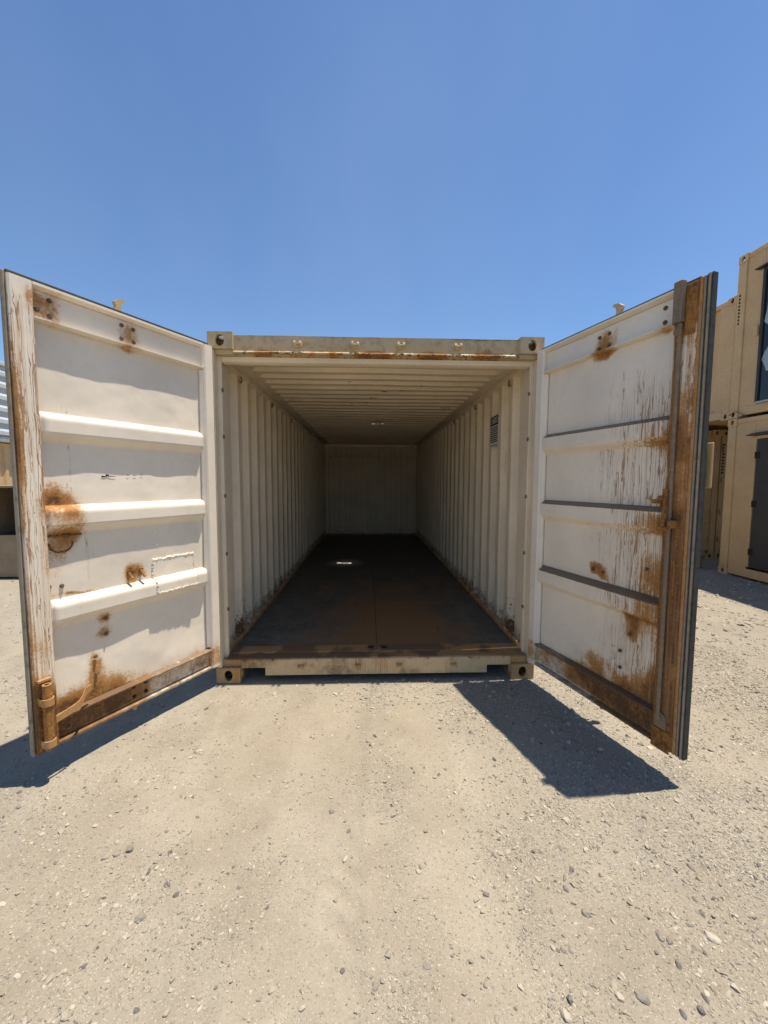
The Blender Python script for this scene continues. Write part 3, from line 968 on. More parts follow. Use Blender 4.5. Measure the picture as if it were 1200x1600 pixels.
    # the ribbed sheet
    top = [(-0.040, -0.001), (-0.028, -0.003), (-0.016, -0.011), (-0.006, -0.025), (0.004, D)] if left else [(-0.017, -0.001), (-0.013, -0.004), (0.001, D+0.008), (0.006, D)]
    zk = [(ZB+0.005, D)]
    for zt, zb in ((1.868, 1.725), (1.398, 1.257), (0.910, 0.768))[::-1]:
        zk += [(zb-0.004, D), (zb+0.006, D+0.006), (zb+0.034, -0.006), (zb+0.046, -0.001), ] + [(zt+a_, b_) for a_, b_ in top]
    zk += [(ZT-0.005, D)]
    zk = np.array(zk)
    zz = np.array(sorted(set(np.round(np.concatenate([zk[:, 0], np.arange(ZB+0.005, ZT-0.005, 0.0100)]), 4))))
    dd = np.interp(zz, zk[:, 0], zk[:, 1])
    uu = np.linspace(W0-0.008, W1+0.008, 82)
    # ribs end in a short slope at each side
    end = np.clip(np.minimum(uu-(W0+0.002), (W1-0.002)-uu)/0.022, 0, 1)
    U, Z = np.meshgrid(uu, zz, indexing='ij')
    rib = (dd-D)/(-D)
    flat = 1-sstep(rib, 0.0, 0.5)
    dent = 0.022*fbm(U, Z, 1.7, 3, 210 if left else 310) + 0.006*fbm(U, Z, 6.0, 3, 215 if left else 315)
    edgef = np.clip(np.minimum(U-uu[0], uu[-1]-U)/0.10, 0, 1)
    Dm = D + (dd-D)[None, :]*(0.35+0.65*end[:, None]) + dent*flat[None, :]*edgef + 0.004*fbm(U, Z, 4.0, 2, 220)*(1-flat)[None, :]
    V = np.stack([U, Dm, Z], -1).reshape(-1, 3)
    du = np.gradient(dd, zz)                           # ledges look upward where depth falls with z
    ledge = np.clip(-du*3.0, 0, 1)
    led = np.repeat(ledge[None], len(uu), 0).reshape(-1)
    def dirt(u, d, z):
        return np.clip(led*(0.10 if left else 1.0), 0, 1)
    panel = attach(V, grid_faces(len(uu), len(zz)), 'container_door', M['door'], box_c, dirt, 50 if left else 28)
    panel.location = hinge; panel.rotation_euler = (0, 0, ang)
    panel['label'] = ('left door, white inner face lit by the sun with rust blots' if left
                      else 'right door, shaded inner face with rusty drip lines and a rusty locking bar')

    def prism_z(name, prof, z0, z1, mat, nz=150):
        P = np.array(prof, float)
        out = []
        for i in range(len(P)):                          # refine the section so attributes can vary
            a, b = P[i], P[(i+1) % len(P)]
            k = max(1, int(np.hypot(*(b-a))/0.014))
            for j in range(k):
                out.append(a+(b-a)*j/k)
        P = np.array(out)
        z = np.linspace(z0, z1, nz)
        V = np.zeros((nz, len(P), 3))
        V[:, :, 0] = P[None, :, 0]; V[:, :, 1] = P[None, :, 1]; V[:, :, 2] = z[:, None]
        V[:, :, 1] += 0.002*fbm(z[:, None]+0*P[None, :, 0], P[None, :, 0]+0*z[:, None], 5, 3, 230)
        F = [tuple(f) for f in grid_faces(nz, len(P), True)]
        k = len(P)
        m = MB(); VV = V.reshape(-1, 3)
        m.v = [(a, s*b, c) for a, b, c in VV]
        m.f = F + [tuple(range(k)), tuple((nz-1)*k+i for i in range(k))]
        r, st = rust_fn(VV[:, 0], VV[:, 2])
        return m.build(name, mat, panel, attrs={'rust': r, 'streak': st, 'dirt': 0*r}, autosm=30)
    def prism_u(name, prof, u0, u1, mat, nu=90, dirtv=0.0):
        P = np.array(prof, float); out = []
        for i in range(len(P)):
            a, b = P[i], P[(i+1) % len(P)]
            k = max(1, int(np.hypot(*(b-a))/0.016))
            for j in range(k):
                out.append(a+(b-a)*j/k)
        P = np.array(out); uu = np.linspace(u0, u1, nu)
        V = np.zeros((nu, len(P), 3))
        V[:, :, 0] = uu[:, None]; V[:, :, 1] = P[None, :, 0]; V[:, :, 2] = P[None, :, 1]
        V[:, :, 2] += 0.002*fbm(uu[:, None]*1.0, 0*uu[:, None]+1.7, 4, 3, 240)
        k = len(P); VV = V.reshape(-1, 3)
        m = MB(); m.v = [(a, s*b, c) for a, b, c in VV]
        m.f = [tuple(f) for f in grid_faces(nu, k, True)] + [tuple(range(k)), tuple((nu-1)*k+i for i in range(k))]
        r, st = rust_fn(VV[:, 0], VV[:, 2])
        return m.build(name, mat, panel, attrs={'rust': r, 'streak': st*0.4, 'dirt': 0*r+dirtv}, autosm=30)

    def rr(a0, a1, b0, b1, c=0.007):
        return [(a0+c, b0), (a1-c, b0), (a1, b0+c), (a1, b1-c), (a1-c, b1), (a0+c, b1), (a0, b1-c), (a0, b0+c)]
    # hinge-side strip and free-side post
    prism_z('hinge_stile', rr(0.0, W0, -0.062, 0.0, 0.010), ZB, ZT-0.001, M['door'])
    prism_z('hinge_stile_lip', [(W0+0.0005, -0.040), (W0+0.0005, -0.012), (W0+0.016, -0.030), (W0+0.016, -0.040)], 0.322, 2.30, M['door'])
    prism_z('lock_stile', rr(W1, W2, -0.066, 0.0, 0.007), ZB, ZT-0.001, M['door'], 200)
    # rails: C channels with a flange standing proud
    prism_u('top_rail_flange', [(-0.0455, 2.303), (-0.0455, 2.318), (-0.014, 2.322), (0.0, 2.318), (0.0, 2.311), (-0.012, 2.306)], W0+0.0008, W1-0.0008, M['door'])
    prism_u('top_rail_cap', [(-0.060, ZT-0.026), (-0.060, ZT), (-0.002, ZT), (-0.002, ZT-0.012), (-0.040, ZT-0.026)], W0+0.0008, W1-0.0008, M['door'])
    prism_u('top_rail_web', [(-0.0445, 2.3185), (-0.0445, ZT-0.027), (-0.034, ZT-0.027), (-0.034, 2.3185)], W0+0.0008, W1-0.0008, M['door'])
    zf = 0.303 if left else 0.325
    prism_u('bottom_rail_flange', [(-0.0455, zf-0.014), (-0.0455, zf+0.004), (-0.010, zf), (0.0, zf-0.004), (0.0, zf-0.012), (-0.014, zf-0.014)], W0+0.0008, W1-0.0008, M['door'], dirtv=0.5)
    prism_u('bottom_rail_web', [(-0.0445, ZB+0.020), (-0.0445, zf-0.0145), (-0.034, zf-0.0145), (-0.034, ZB+0.020)], W0+0.0008, W1-0.0008, M['door'], dirtv=0.25)
    prism_u('bottom_rail_cap', [(-0.060, ZB), (-0.060, ZB+0.012), (-0.040, ZB+0.0195), (-0.004, ZB+0.012), (-0.004, ZB)], W0+0.0008, W1-0.0008, M['door'], dirtv=0.4)
    # outer skin
    m = MB(); m.box(0.01, W2-0.01, s*(-0.0665), s*(-0.071), ZB+0.004, ZT-0.004, 0.001); m.build('outer_sheet', M['yard_tan'], panel)
    # rubber seal: lips beyond the free edge, the top and the bottom
    wl = W2+0.014 if left else 1.168
    if left:
        m = MB(); m.box(W2+0.0005, wl, s*(-0.046), s*(-0.018), ZB-0.010, ZT+0.012, 0.004); m.build('door_seal', M['gasket_worn'], panel)
    else:                                               # layered seal profile seen face on
        m = MB(); m.box(W2+0.0005, W2+0.015, s*(-0.060), s*(-0.003), ZB-0.004, ZT+0.004, 0.003); m.build('seal_strip', M['rust_lite'], panel)
        m = MB(); m.box(W2+0.0155, W2+0.026, s*(-0.060), s*(-0.007), ZB-0.006, ZT+0.006, 0.003); m.build('seal_strip', M['gasket_worn'], panel)
        m = MB(); m.box(W2+0.0265, W2+0.034, s*(-0.060), s*(-0.012), ZB-0.008, ZT+0.008, 0.003); m.build('door_seal', M['rubber'], panel)
        m = MB(); m.box(W2+0.0345, W2+0.043, s*(-0.060), s*(-0.007), ZB-0.010, ZT+0.010, 0.003); m.build('door_seal', M['gasket_worn'], panel)
        m = MB(); m.box(W2+0.0435, W2+0.050, s*(-0.050), s*(-0.016), ZB-0.012, ZT+0.012, 0.003); m.build('door_seal', M['rubber'], panel)
    m = MB()
    m.box(0.03, W2, s*(-0.040), s*(-0.014), ZT+0.0005, ZT+(0.018 if left else 0.014), 0.003)
    m.build('door_seal', M['rubber'], panel)
    m = MB(); m.box(0.03, W2, s*(-0.056), s*(-0.034), ZB-0.013, ZB-0.0005, 0.003)
    m.build('door_seal', M['rubber'], panel)

    def hexbolt(u, z, d0, r=0.0095, h=0.010, mat=None, name='bolt'):
        m = MB(); m.cyl((u, s*d0, z), (u, s*(d0+0.002), z), r*1.2, 12); m.cyl((u, s*(d0+0.0022), z), (u, s*(d0+h), z), r, 6); m.cyl((u, s*(d0+h+0.0002), z), (u, s*(d0+h+0.005), z), r*0.5, 8)
        m.build(name, mat or M['bolt'], panel)
    web = -0.0338
    if left:
        for p in ((0.605, 2.422), (0.539, 2.419), (0.608, 2.346), (0.539, 2.346)):
            hexbolt(p[0], p[1], web)
        for p in ((0.951, 2.422), (0.952, 2.345), (1.005, 2.36)):
            hexbolt(p[0], p[1], web, 0.010, 0.006, M['bolt'])
        for p in ((0.626, 0.272), (0.554, 0.272), (0.625, 0.212), (0.553, 0.212)):
            hexbolt(p[0], p[1], web, 0.010, 0.006, M['black'])
        for p in ((0.96, 0.275), (0.97, 0.215)):
            hexbolt(p[0], p[1], web, 0.010, 0.006, M['bolt'])
        for p in ((0.759, 0.742), (0.760, 0.649), (0.822, 0.542), (0.823, 0.442), (0.963, 0.979), (1.018, 0.985)):
            hexbolt(p[0], p[1], D+0.004, 0.009, 0.008)
        for p in ((0.438, 1.215), (0.346, 1.224), (0.252, 1.215), (0.251, 1.136), (0.442, 1.128)):
            m = MB(); m.cyl((p[0], s*(D-0.004), p[1]), (p[0], s*(D+0.010), p[1]), 0.008, 10, 0.005); m.build('rivet', M['door'], panel)
        for p in ((0.620, 0.962), (0.547, 0.964)):
            m = MB(); m.cyl((p[0], s*(D+0.004), p[1]+0.02), (p[0]-0.002, s*(-0.006), p[1]-0.018), 0.008, 10); m.cyl((p[0], s*(D-0.004), p[1]+0.024), (p[0], s*(D+0.006), p[1]+0.02), 0.013, 10)
            m.build('stud', M['rust'], panel)
        # welded-on patch straddling the third rib: a plate with a lumpy weld bead round it
        def patch(u0, u1, z0, z1, fd):
            nu, nz = 30, 30
            uu = np.linspace(u0, u1, nu); zz2 = np.linspace(z0, z1, nz)
            U, Z = np.meshgrid(uu, zz2, indexing='ij')
            base = np.interp(Z, zk[:, 0], zk[:, 1])
            dd_ = base+0.0065+0.003*fbm(U, Z, 14, 3, 251)
            V = np.stack([U, dd_, Z], -1).reshape(-1, 3)
            return attach(V, grid_faces(nu, nz), 'patch_plate', M['door'], panel, None, 30)
        patch(0.180, 0.470, 0.822, 1.030, 0)
        m = MB()
        def bead(p, q, n):
            for i in range(n):
                t = i/(n-1)
                u = p[0]+(q[0]-p[0])*t+random.uniform(-.003, .003); z = p[1]+(q[1]-p[1])*t+random.uniform(-.004, .004)
                d = float(np.interp(z, zk[:, 0], zk[:, 1]))+0.006
                r = random.uniform(0.004, 0.0075)
                m.cyl((u, s*(d-0.006), z), (u, s*(d+r*0.6), z), r*1.3, 7, r*0.5)
        bead((0.180, 1.030), (0.470, 1.030), 40); bead((0.180, 0.822), (0.470, 0.822), 40)
        bead((0.180, 0.822), (0.180, 1.030), 26); bead((0.470, 0.822), (0.470, 1.030), 26)
        m.build('weld_bead', M['door'], panel)['kind'] = 'stuff'
        # ragged half-round weld scar under the second rib
        m = MB()
        for i in range(22):
            t = math.pi*i/21
            m.cyl((0.955+0.052*math.cos(t), s*(D-0.004), 1.205-0.05*math.sin(t)+random.uniform(-.004, .004)), (0.955+0.052*math.cos(t), s*(D+0.010), 1.205-0.05*math.sin(t)), random.uniform(0.004, 0.008), 6, 0.003)
        for i in range(26):
            u = 0.86+0.16*i/25
            m.cyl((u, s*(D-0.004), 1.243+random.uniform(-.006, .006)), (u, s*(D+0.010), 1.243), random.uniform(0.004, 0.008), 6, 0.003)
        m.build('weld_scar', M['rust'], panel)['kind'] = 'stuff'
        # a few dashes of black marker
        m = MB()
        for (u, z, l, h) in ((0.735, 1.553, 0.022, 0.010), (0.715, 1.560, 0.018, 0.012), (0.69, 1.554, 0.04, 0.004), (0.60, 1.563, 0.012, 0.004), (0.56, 1.562, 0.02, 0.003), (0.52, 1.566, 0.016, 0.003)):
            dl = float(D)+0.006
            m.poly([(u-l/2, s*dl, z-h*0.3), (u+l/2, s*dl, z-h*0.5), (u+l/2, s*dl, z+h*0.5), (u-l/2, s*dl, z+h*0.2)], (0, s*0.0008, 0))
        m.build('marker_scribble', M['black'], panel)['kind'] = 'stuff'
        # bottom shoot bolt on the lock stile, with its lever
        m = MB(); m.box(1.050, 1.115, 0.0005, s*0.006, 0.170, 0.540, 0.002); m.build('bolt_backplate', M['rust'], panel)
        m = MB(); m.box(1.055, 1.112, s*0.0062, s*0.022, 0.528, 0.542, 0.002); m.build('bolt_lip', M['rust_lite'], panel)
        m = MB()
        m.cyl((1.083, s*0.034, 0.185), (1.083, s*0.034, 0.47), 0.021, 16)
        m.cyl((1.083, s*0.034, 0.47), (1.083, s*0.034, 0.515), 0.019, 16, 0.019, caps=False)
        m.build('shoot_bolt', M['rust'], panel, autosm=40)
        ring((0, 0, 0), 0.016, 'x', M['rust_lite'], 'bolt_rim', panel, 0.004).matrix_local = Matrix.Translation((1.083, s*0.034, 0.516)) @ Matrix.Rotation(math.pi/2, 4, 'Y')
        for z in (0.430, 0.215):
            m = MB(); m.cyl((1.083, s*0.034, z-0.018), (1.083, s*0.034, z+0.018), 0.0265, 16); m.box(1.055, 1.111, s*0.0063, s*0.030, z-0.018, z+0.018, 0.003)
            m.build('bolt_clamp', M['rust_lite'], panel, autosm=40)
        m = MB()
        path = [(1.060, 0.050, 0.330), (1.000, 0.052, 0.343), (0.950, 0.040, 0.352), (0.925, 0.028, 0.372), (0.905, 0.010, 0.392), (0.875, 0.006, 0.400)]
        V = []; F = []
        for (u, d, z) in path:
            for (a, b) in ((0, -0.018), (0, 0.018), (0.006, 0.018), (0.006, -0.018)):
                V.append((u, s*(d+a), z+b))
        for i in range(len(path)-1):
            for j in range(4):
                F.append((4*i+j, 4*i+(j+1) % 4, 4*i+4+(j+1) % 4, 4*i+4+j))
        F += [(0, 1, 2, 3), tuple(4*(len(path)-1)+j for j in range(4))]
        m.add(V, F); m.build('bolt_lever', M['rust_lite'], panel)
    else:
        for p in ((0.531, 2.405), (0.599, 2.408), (0.530, 2.340), (0.599, 2.341)):
            hexbolt(p[0], p[1], web)
        for p in ((0.933, 2.419), (0.934, 2.347)):
            hexbolt(p[0], p[1], web, 0.010, 0.007)
        for p in ((0.554, 0.290), (0.628, 0.290), (0.557, 0.228), (0.632, 0.228), (0.950, 0.290), (0.953, 0.225)):
            hexbolt(p[0], p[1], web, 0.009, 0.006)
        for p in ((0.543, 0.985), (0.616, 0.981), (0.762, 0.546), (0.767, 0.448), (0.818, 0.665), (0.90, 1.06)):
            hexbolt(p[0], p[1], D+0.004, 0.009, 0.007)
        # the inside locking bar on the lock stile
        m = MB(); m.box(1.018, 1.060, s*0.0005, s*0.036, 2.300, ZT+0.016, 0.004); m.build('bar_guide', M['steel_dull'], panel)
        m = MB(); m.box(1.062, W2-0.002, s*0.0005, s*0.008, 2.235, ZT-0.01, 0.002); m.build('guide_plate', M['rust'], panel)
        m = MB(); m.box(1.036, 1.055, s*0.006, s*0.024, 0.30, 2.299, 0.005)
        m.build('locking_bar', M['steel_dull'], panel)
        m = MB(); m.box(1.022, 1.033, s*0.0005, s*0.012, 0.29, 2.285, 0.003); m.build('bar_channel', M['rust'], panel)
        m = MB(); m.cyl((1.045, s*0.0245, 2.255), (1.045, s*0.032, 2.255), 0.019, 16); m.cyl((1.045, s*0.0322, 2.255), (1.045, s*0.040, 2.255), 0.008, 10); m.build('pivot_plate', M['steel_dull'], panel, autosm=40)
        m = MB()
        m.box(1.036, 1.052, s*0.038, s*0.060, 1.300, 1.500, 0.003)
        m.box(0.985, 1.035, s*0.030, s*0.062, 1.425, 1.447, 0.003)
        m.box(1.010, 1.030, s*0.022, s*0.040, 1.405, 1.4245, 0.003)
        m.build('latch_handle', M['rust'], panel)
        m = MB()
        m.box(1.062, 1.080, s*0.0005, s*0.052, 1.305, 1.345, 0.003); m.box(1.020, 1.0618, s*0.044, s*0.066, 1.290, 1.312, 0.003)
        m.cyl((1.032, s*0.038, 1.455), (1.032, s*0.066, 1.455), 0.012, 10)
        m.build('latch_keeper', M['rust'], panel)
        m = MB(); m.cyl((1.055, s*0.0005, 0.315), (1.055, s*0.014, 0.315), 0.030, 18); m.box(1.026, 1.084, s*0.0006, s*0.012, 0.262, 0.314, 0.003)
        m.cyl((1.055, s*0.0142, 0.318), (1.055, s*0.020, 0.318), 0.013, 12)
        m.build('bar_foot', M['steel_dull'], panel, autosm=40)
        m = MB(); m.box(1.008, 1.104, s*0.0005, s*0.006, ZB-0.016, 0.255, 0.002); m.build('foot_plate', M['rust'], panel)

    # outside: lock rod with cams, brackets and handle, and four hinges
    ur = 0.585 if left else 0.600
    rod = MB(); rod.cyl((ur, s*(-0.110), ZB-0.012), (ur, s*(-0.110), ZT+0.032), 0.017, 12)
    rod = rod.build('lock_rod', M['yard_tan'], panel, autosm=40)
    for zz_, up in ((ZT+0.032, 1), (ZB-0.014, -1)):
        m = MB()
        hook = [(-0.030, 0.0), (0.028, 0.0), (0.020, 0.020), (0.024, 0.034), (0.048, 0.046), (0.040, 0.052), (0.006, 0.048), (-0.018, 0.036), (-0.006, 0.022)] if up > 0 else \
               [(-0.022, 0.0), (0.022, 0.0), (0.020, 0.030), (0.010, 0.040), (0.006, 0.060), (-0.006, 0.060), (-0.008, 0.040), (-0.020, 0.030)]
        m.poly([(ur-a, s*(-0.122), zz_+up*b*(1.7 if up > 0 else 1.0)) for a, b in hook], (0, s*0.026, 0))
        m.build('cam_hook', M['tan_worn'], panel)
    for z in (0.42, 0.95, 1.50, 2.2):
        m = MB(); m.box(ur-0.05, ur+0.05, s*(-0.0715), s*(-0.128), z-0.02, z+0.02, 0.004); m.build('rod_bracket', M['yard_tan'], panel)
    m = MB()
    m.box(ur-0.012, ur+0.012, s*(-0.129), s*(-0.141), 0.98, 1.09, 0.003)
    m.box(ur+0.0125, ur+0.40, s*(-0.129), s*(-0.139), 1.02, 1.055, 0.004)
    m.build('rod_handle', M['yard_tan'], panel)
    for z in (0.32, 0.92, 1.62, 2.30):
        m = MB(); m.cyl((0.004, s*(-0.075), z-0.05), (0.004, s*(-0.075), z+0.05), 0.014, 10); m.box(0.016, 0.12, s*(-0.0715), s*(-0.080), z-0.035, z+0.035, 0.003)
        m.build('hinge', M['yard_tan'], panel)
    if not left:                                        # ends of outside fittings that peep past the free edge
        m = MB(); m.box(1.02, 1.171, s*(-0.0715), s*(-0.084), 1.505, 1.72, 0.003); m.build('edge_guard', M['yard_tan2'], panel)
build_door('left')
build_door('right')

# ------------------------------------------------------------------ other containers in the yard
def corr_face(parent, axis_, p0, p1, z0, z1, mat, out, pitch=0.278, depth=0.046, name='side_wall', horiz=False):
    """corrugated sheet on plane axis_ = out[0], ribs sunk away from the outward side out[1]"""
    L = p1-p0
    if horiz:
        pr = corr_profile(z1-z0, pitch, pitch*0.32, pitch*0.17, depth, 0.05)
        n = len(pr); V = np.zeros((2, n, 3))
        for i, a in enumerate((p0, p1)):
            V[i, :, 2] = z0+pr[:, 0]
            V[i, :, 1 if axis_ == 'x' else 0] = a
            V[i, :, 0 if axis_ == 'x' else 1] = out[0]-out[1]*pr[:, 1]
        F = grid_faces(2, n)
    else:
        pr = corr_profile(L, pitch, 0.085, 0.05, depth, 0.09)
        n = len(pr); V = np.zeros((n, 2, 3))
        for j, z in enumerate((z0, z1)):
            V[:, j, 2] = z
            V[:, j, 1 if axis_ == 'x' else 0] = p0+pr[:, 0]
            V[:, j, 0 if axis_ == 'x' else 1] = out[0]-out[1]*pr[:, 1]
        F = grid_faces(n, 2)
    me = fast_mesh(name, V.reshape(-1, 3), F)
    return link(name, me, mat, parent)

def yard_container(name, x0, x1, y0, y1, z0, h, mat, label, posts=True, wall_mats=None, pitch=0.278, post_label=None):
    """world-space box container: castings, posts, rails, four corrugated sheets and a roof"""
    e = empty(name, (0.5*(x0+x1), 0.5*(y0+y1), z0), label, 'shipping container')
    cx, cy = 0.5*(x0+x1), 0.5*(y0+y1)
    a, b = (x1-x0)/2, (y1-y0)/2
    add_castings(e, -a, a, -b, b, 0.0, h, mat)
    for sx in (-1, 1):
        for sy in (-1, 1):
            m = MB(); m.box(sx*(a-0.004), sx*(a-0.12), sy*(b-0.004), sy*(b-0.15), 0.1185, h-0.1185, 0.006); m.build('corner_post', mat, e)
    for sx in (-1, 1):
        m = MB(); m.box(sx*(a-0.012), sx*(a-0.07), -b+0.163, b-0.163, 0.03, 0.165, 0.005); m.build('bottom_rail', mat, e)
        m = MB(); m.box(sx*(a-0.012), sx*(a-0.07), -b+0.163, b-0.163, h-0.085, h-0.012, 0.005); m.build('top_rail', mat, e)
    for sy in (-1, 1):
        m = MB(); m.box(-a+0.179, a-0.179, sy*(b-0.012), sy*(b-0.07), 0.03, 0.165, 0.005); m.build('bottom_rail', mat, e)
        m = MB(); m.box(-a+0.179, a-0.179, sy*(b-0.012), sy*(b-0.07), h-0.115, h-0.012, 0.005); m.build('top_rail', mat, e)
    m = MB(); m.box(-a+0.071, a-0.071, -b+0.071, b-0.071, h-0.05, h-0.025, 0.004); m.build('roof', mat, e)
    m = MB(); m.box(-a+0.071, a-0.071, -b+0.071, b-0.071, 0.09, 0.14, 0.004); m.build('floor_base', mat, e)
    return e, a, b

def side(e, a, b, h, mat, sx, y0=None, y1=None, **kw):
    y0 = -b+0.15 if y0 is None else y0; y1 = b-0.15 if y1 is None else y1
    corr_face(e, 'x', y0, y1, 0.163, h-0.083, mat, (sx*(a-0.026), sx), **kw)
def endw(e, a, b, h, mat, sy):
    corr_face(e, 'y', -a+0.12, a-0.12, 0.163, h-0.113, mat, (sy*(b-0.026), sy), name='end_wall')

XR = 5.957
mt = M['yard_tan']
# lower right, with a dark personnel door cut in its side
e, a, b = yard_container('shipping_container', XR, XR+2.438, -2.52, 3.58, 0.0, 2.591, mt,
                         'tan container on the ground at right with a dark grey personnel door')
c0 = Vector(e.location)
def wy(y): return y-c0.y
def man_door(e, a, y_hi, wdt, z0, z1, mat_leaf):
    yl, yh = wy(y_hi-wdt), wy(y_hi)
    m = MB()
    m.box(-a-0.004, -a+0.05, yh+0.0005, yh+0.05, z0, z1+0.05, 0.004)
    m.box(-a-0.004, -a+0.05, yl-0.05, yl-0.0005, z0, z1+0.05, 0.004)
    m.box(-a-0.004, -a+0.05, yl, yh, z1+0.0005, z1+0.05, 0.004)
    f = m.build('door_frame', M['yard_tan'], e)
    m = MB(); m.box(-a+0.012, -a+0.048, yl+0.004, yh-0.004, z0, z1-0.003, 0.003)
    leaf = m.build('door', mat_leaf, e)
    for z in (z0+0.25, 0.5*(z0+z1), z1-0.25):
        m = MB(); m.cyl((-a-0.002, yh-0.004, z-0.05), (-a-0.002, yh-0.004, z+0.05), 0.012, 8); m.box(-a+0.0005, -a+0.0115, yh-0.05, yh-0.006, z-0.05, z+0.05, 0.002); m.build('hinge', M['black'], leaf)
    m = MB(); m.cyl((-a+0.012, yl+0.07, z0+1.0), (-a-0.05, yl+0.07, z0+1.0), 0.012, 10); m.box(-a-0.06, -a-0.045, yl+0.06, yl+0.19, z0+0.99, z0+1.01, 0.003); m.build('handle', M['sill_grey'], leaf)
    m = MB(); m.poly([(-a-0.075, yl-0.06, z1+0.056), (-a-0.075, yl-0.06, z1+0.070), (-a+0.02, yl-0.06, z1+0.10), (-a+0.02, yl-0.06, z1+0.056)], (0, (yh-yl)+0.16, 0)); m.build('drip_cap', M['dark_door'], e)
    return leaf
h = 2.591
man_door(e, a, 3.06, 0.95, 0.20, 2.22, M['dark_door'])
side(e, a, b, h, mt, -1, y0=wy(3.115), y1=b-0.15)
side(e, a, b, h, mt, -1, y0=-b+0.15, y1=wy(2.055))
m = MB(); m.box(-a+0.026, -a+0.034, wy(2.056), wy(3.114), 2.325, h-0.084, 0.002); m.build('lintel_sheet', mt, e)
side(e, a, b, h, mt, 1); endw(e, a, b, h, mt, -1); endw(e, a, b, h, mt, 1)

# upper right, with a glazed door whose blue film is torn
e, a, b = yard_container('shipping_container', XR, XR+2.438, -2.52, 3.58, 2.60, 2.591, mt,
                         'tan container stacked on top at right with dark glazing and torn blue film')
c0 = Vector(e.location)
m = MB()
yl, yh, z0, z1 = wy(1.75), wy(3.10), 0.20, 2.16
m.box(-a-0.004, -a+0.05, yh+0.0005, yh+0.045, z0, z1+0.05, 0.004); m.box(-a-0.004, -a+0.05, yl-0.045, yl-0.0005, z0, z1+0.05, 0.004); m.box(-a-0.004, -a+0.05, yl, yh, z1+0.0005, z1+0.05, 0.004)
m.build('window_frame', M['dark_door'], e)
m = MB(); m.box(-a-0.03, -a+0.05, yl, yh, z0-0.035, z0-0.0005, 0.004); m.build('window_sill', M['sill_grey'], e)
m = MB(); m.box(-a+0.02, -a+0.028, yl+0.003, yh-0.003, z0+0.002, z1-0.002, 0.001); pane = m.build('window_pane', M['glass'], e)
for (yc, zc, sc) in ((wy(3.02), 1.50, 0.15), (wy(2.98), 0.83, 0.24), (wy(2.5), 1.2, 0.3)):
    pts = []
    for i in range(11):
        t = 2*math.pi*i/11; r = sc*(0.55+0.6*random.random())
        pts.append((-a+0.0195, min(yc+0.5*r*math.cos(t), yh-0.006), zc+1.1*r*math.sin(t)))
    m = MB(); m.poly(pts, (-0.001, 0, 0)); m.build('torn_film', M['film'], pane)
m = MB(); m.box(-a-0.03, -a+0.0, yh+0.055, yh+0.12, 1.22, 1.38, 0.005); m.build('junction_box', M['yard_tan'], e)
m = MB(); m.poly([(-a-0.07, yl-0.06, z1+0.056), (-a-0.07, yl-0.06, z1+0.070), (-a+0.02, yl-0.06, z1+0.10), (-a+0.02, yl-0.06, z1+0.056)], (0, (yh-yl)+0.18, 0)); m.build('drip_cap', M['dark_door'], e)
side(e, a, b, h, mt, -1, y0=yh+0.046, y1=b-0.15); side(e, a, b, h, mt, -1, y0=-b+0.15, y1=yl-0.046)
m = MB(); m.box(-a+0.026, -a+0.034, yl-0.045, yh+0.045, z1+0.11, h-0.084, 0.002); m.build('lintel_sheet', mt, e)
side(e, a, b, h, mt, 1); endw(e, a, b, h, mt, -1); endw(e, a, b, h, mt, 1)
m = MB()
for i in range(9):
    m.box(-a+0.0025, -a+0.0038, b-0.075, b-0.045, 1.95-0.055*i, 1.985-0.055*i, 0.0003)
m.build('stencil_marks', M['black'], e)['kind'] = 'stuff'
m = MB()
for i in range(14):
    t = i/13
m.cyl((-a-0.01, b-0.30, 0.02), (-a-0.03, b-0.16, 0.10), 0.005, 6); m.cyl((-a-0.03, b-0.16, 0.10), (-a-0.01, b-0.02, 0.06), 0.005, 6)
m.build('cable', M['black'], e)

# the lower, shorter box beyond it, level with the stack
e, a, b = yard_container('shipping_container', XR+0.03, XR+2.438, 3.60, 9.66, 2.600, 2.02, mt,
                         'lower pale tan corrugated container stacked behind the upper right one')
hh = 2.02
side(e, a, b, hh, mt, -1); side(e, a, b, hh, mt, 1); endw(e, a, b, hh, mt, -1); endw(e, a, b, hh, mt, 1)
m = MB(); m.box(-a-0.012, -a+0.02, -b+0.52, -b+0.60, 1.62, 1.78, 0.004); m.build('vent_cover', mt, e)

# two containers beyond, seen end-on in the shade with their doors shut
def end_doors(e, a, b, h, mat):
    for s in (-1, 1):
        d = MB(); d.box(s*0.008, s*(a-0.125), -b+0.012, -b+0.045, 0.170, h-0.12, 0.005)
        d = d.build('container_door', mat, e)
        for k in range(2):
            xm = s*(0.30+0.52*k)
            m = MB(); m.box(xm-0.13, xm+0.13, -b+0.0065, -b+0.0118, 0.32, h-0.26, 0.002); m.build('door_panel', mat, d)
            m = MB(); m.cyl((s*(0.17+0.52*k), -b-0.012, 0.10), (s*(0.17+0.52*k), -b-0.012, h-0.05), 0.016, 8); m.build('lock_rod', mat, d)
        m = MB(); m.box(s*0.17, s*0.60, -b-0.045, -b-0.030, 1.02, 1.055, 0.003); m.build('rod_handle', mat, d)
    for sx in (-1, 1):
        for z in (0.4, 0.95, 1.6, 2.2):
            m = MB(); m.box(sx*(a-0.126), sx*(a-0.05), -b-0.012, -b+0.0035, z-0.05, z+0.05, 0.003); m.build('hinge', mat, e)
mt2 = M['yard_tan2']
e, a, b = yard_container('shipping_container', 4.50, 6.938, 4.76, 10.82, 0.0, 2.585, mt2,
                         'brown-tan container in shade behind the open right door, double doors shut')
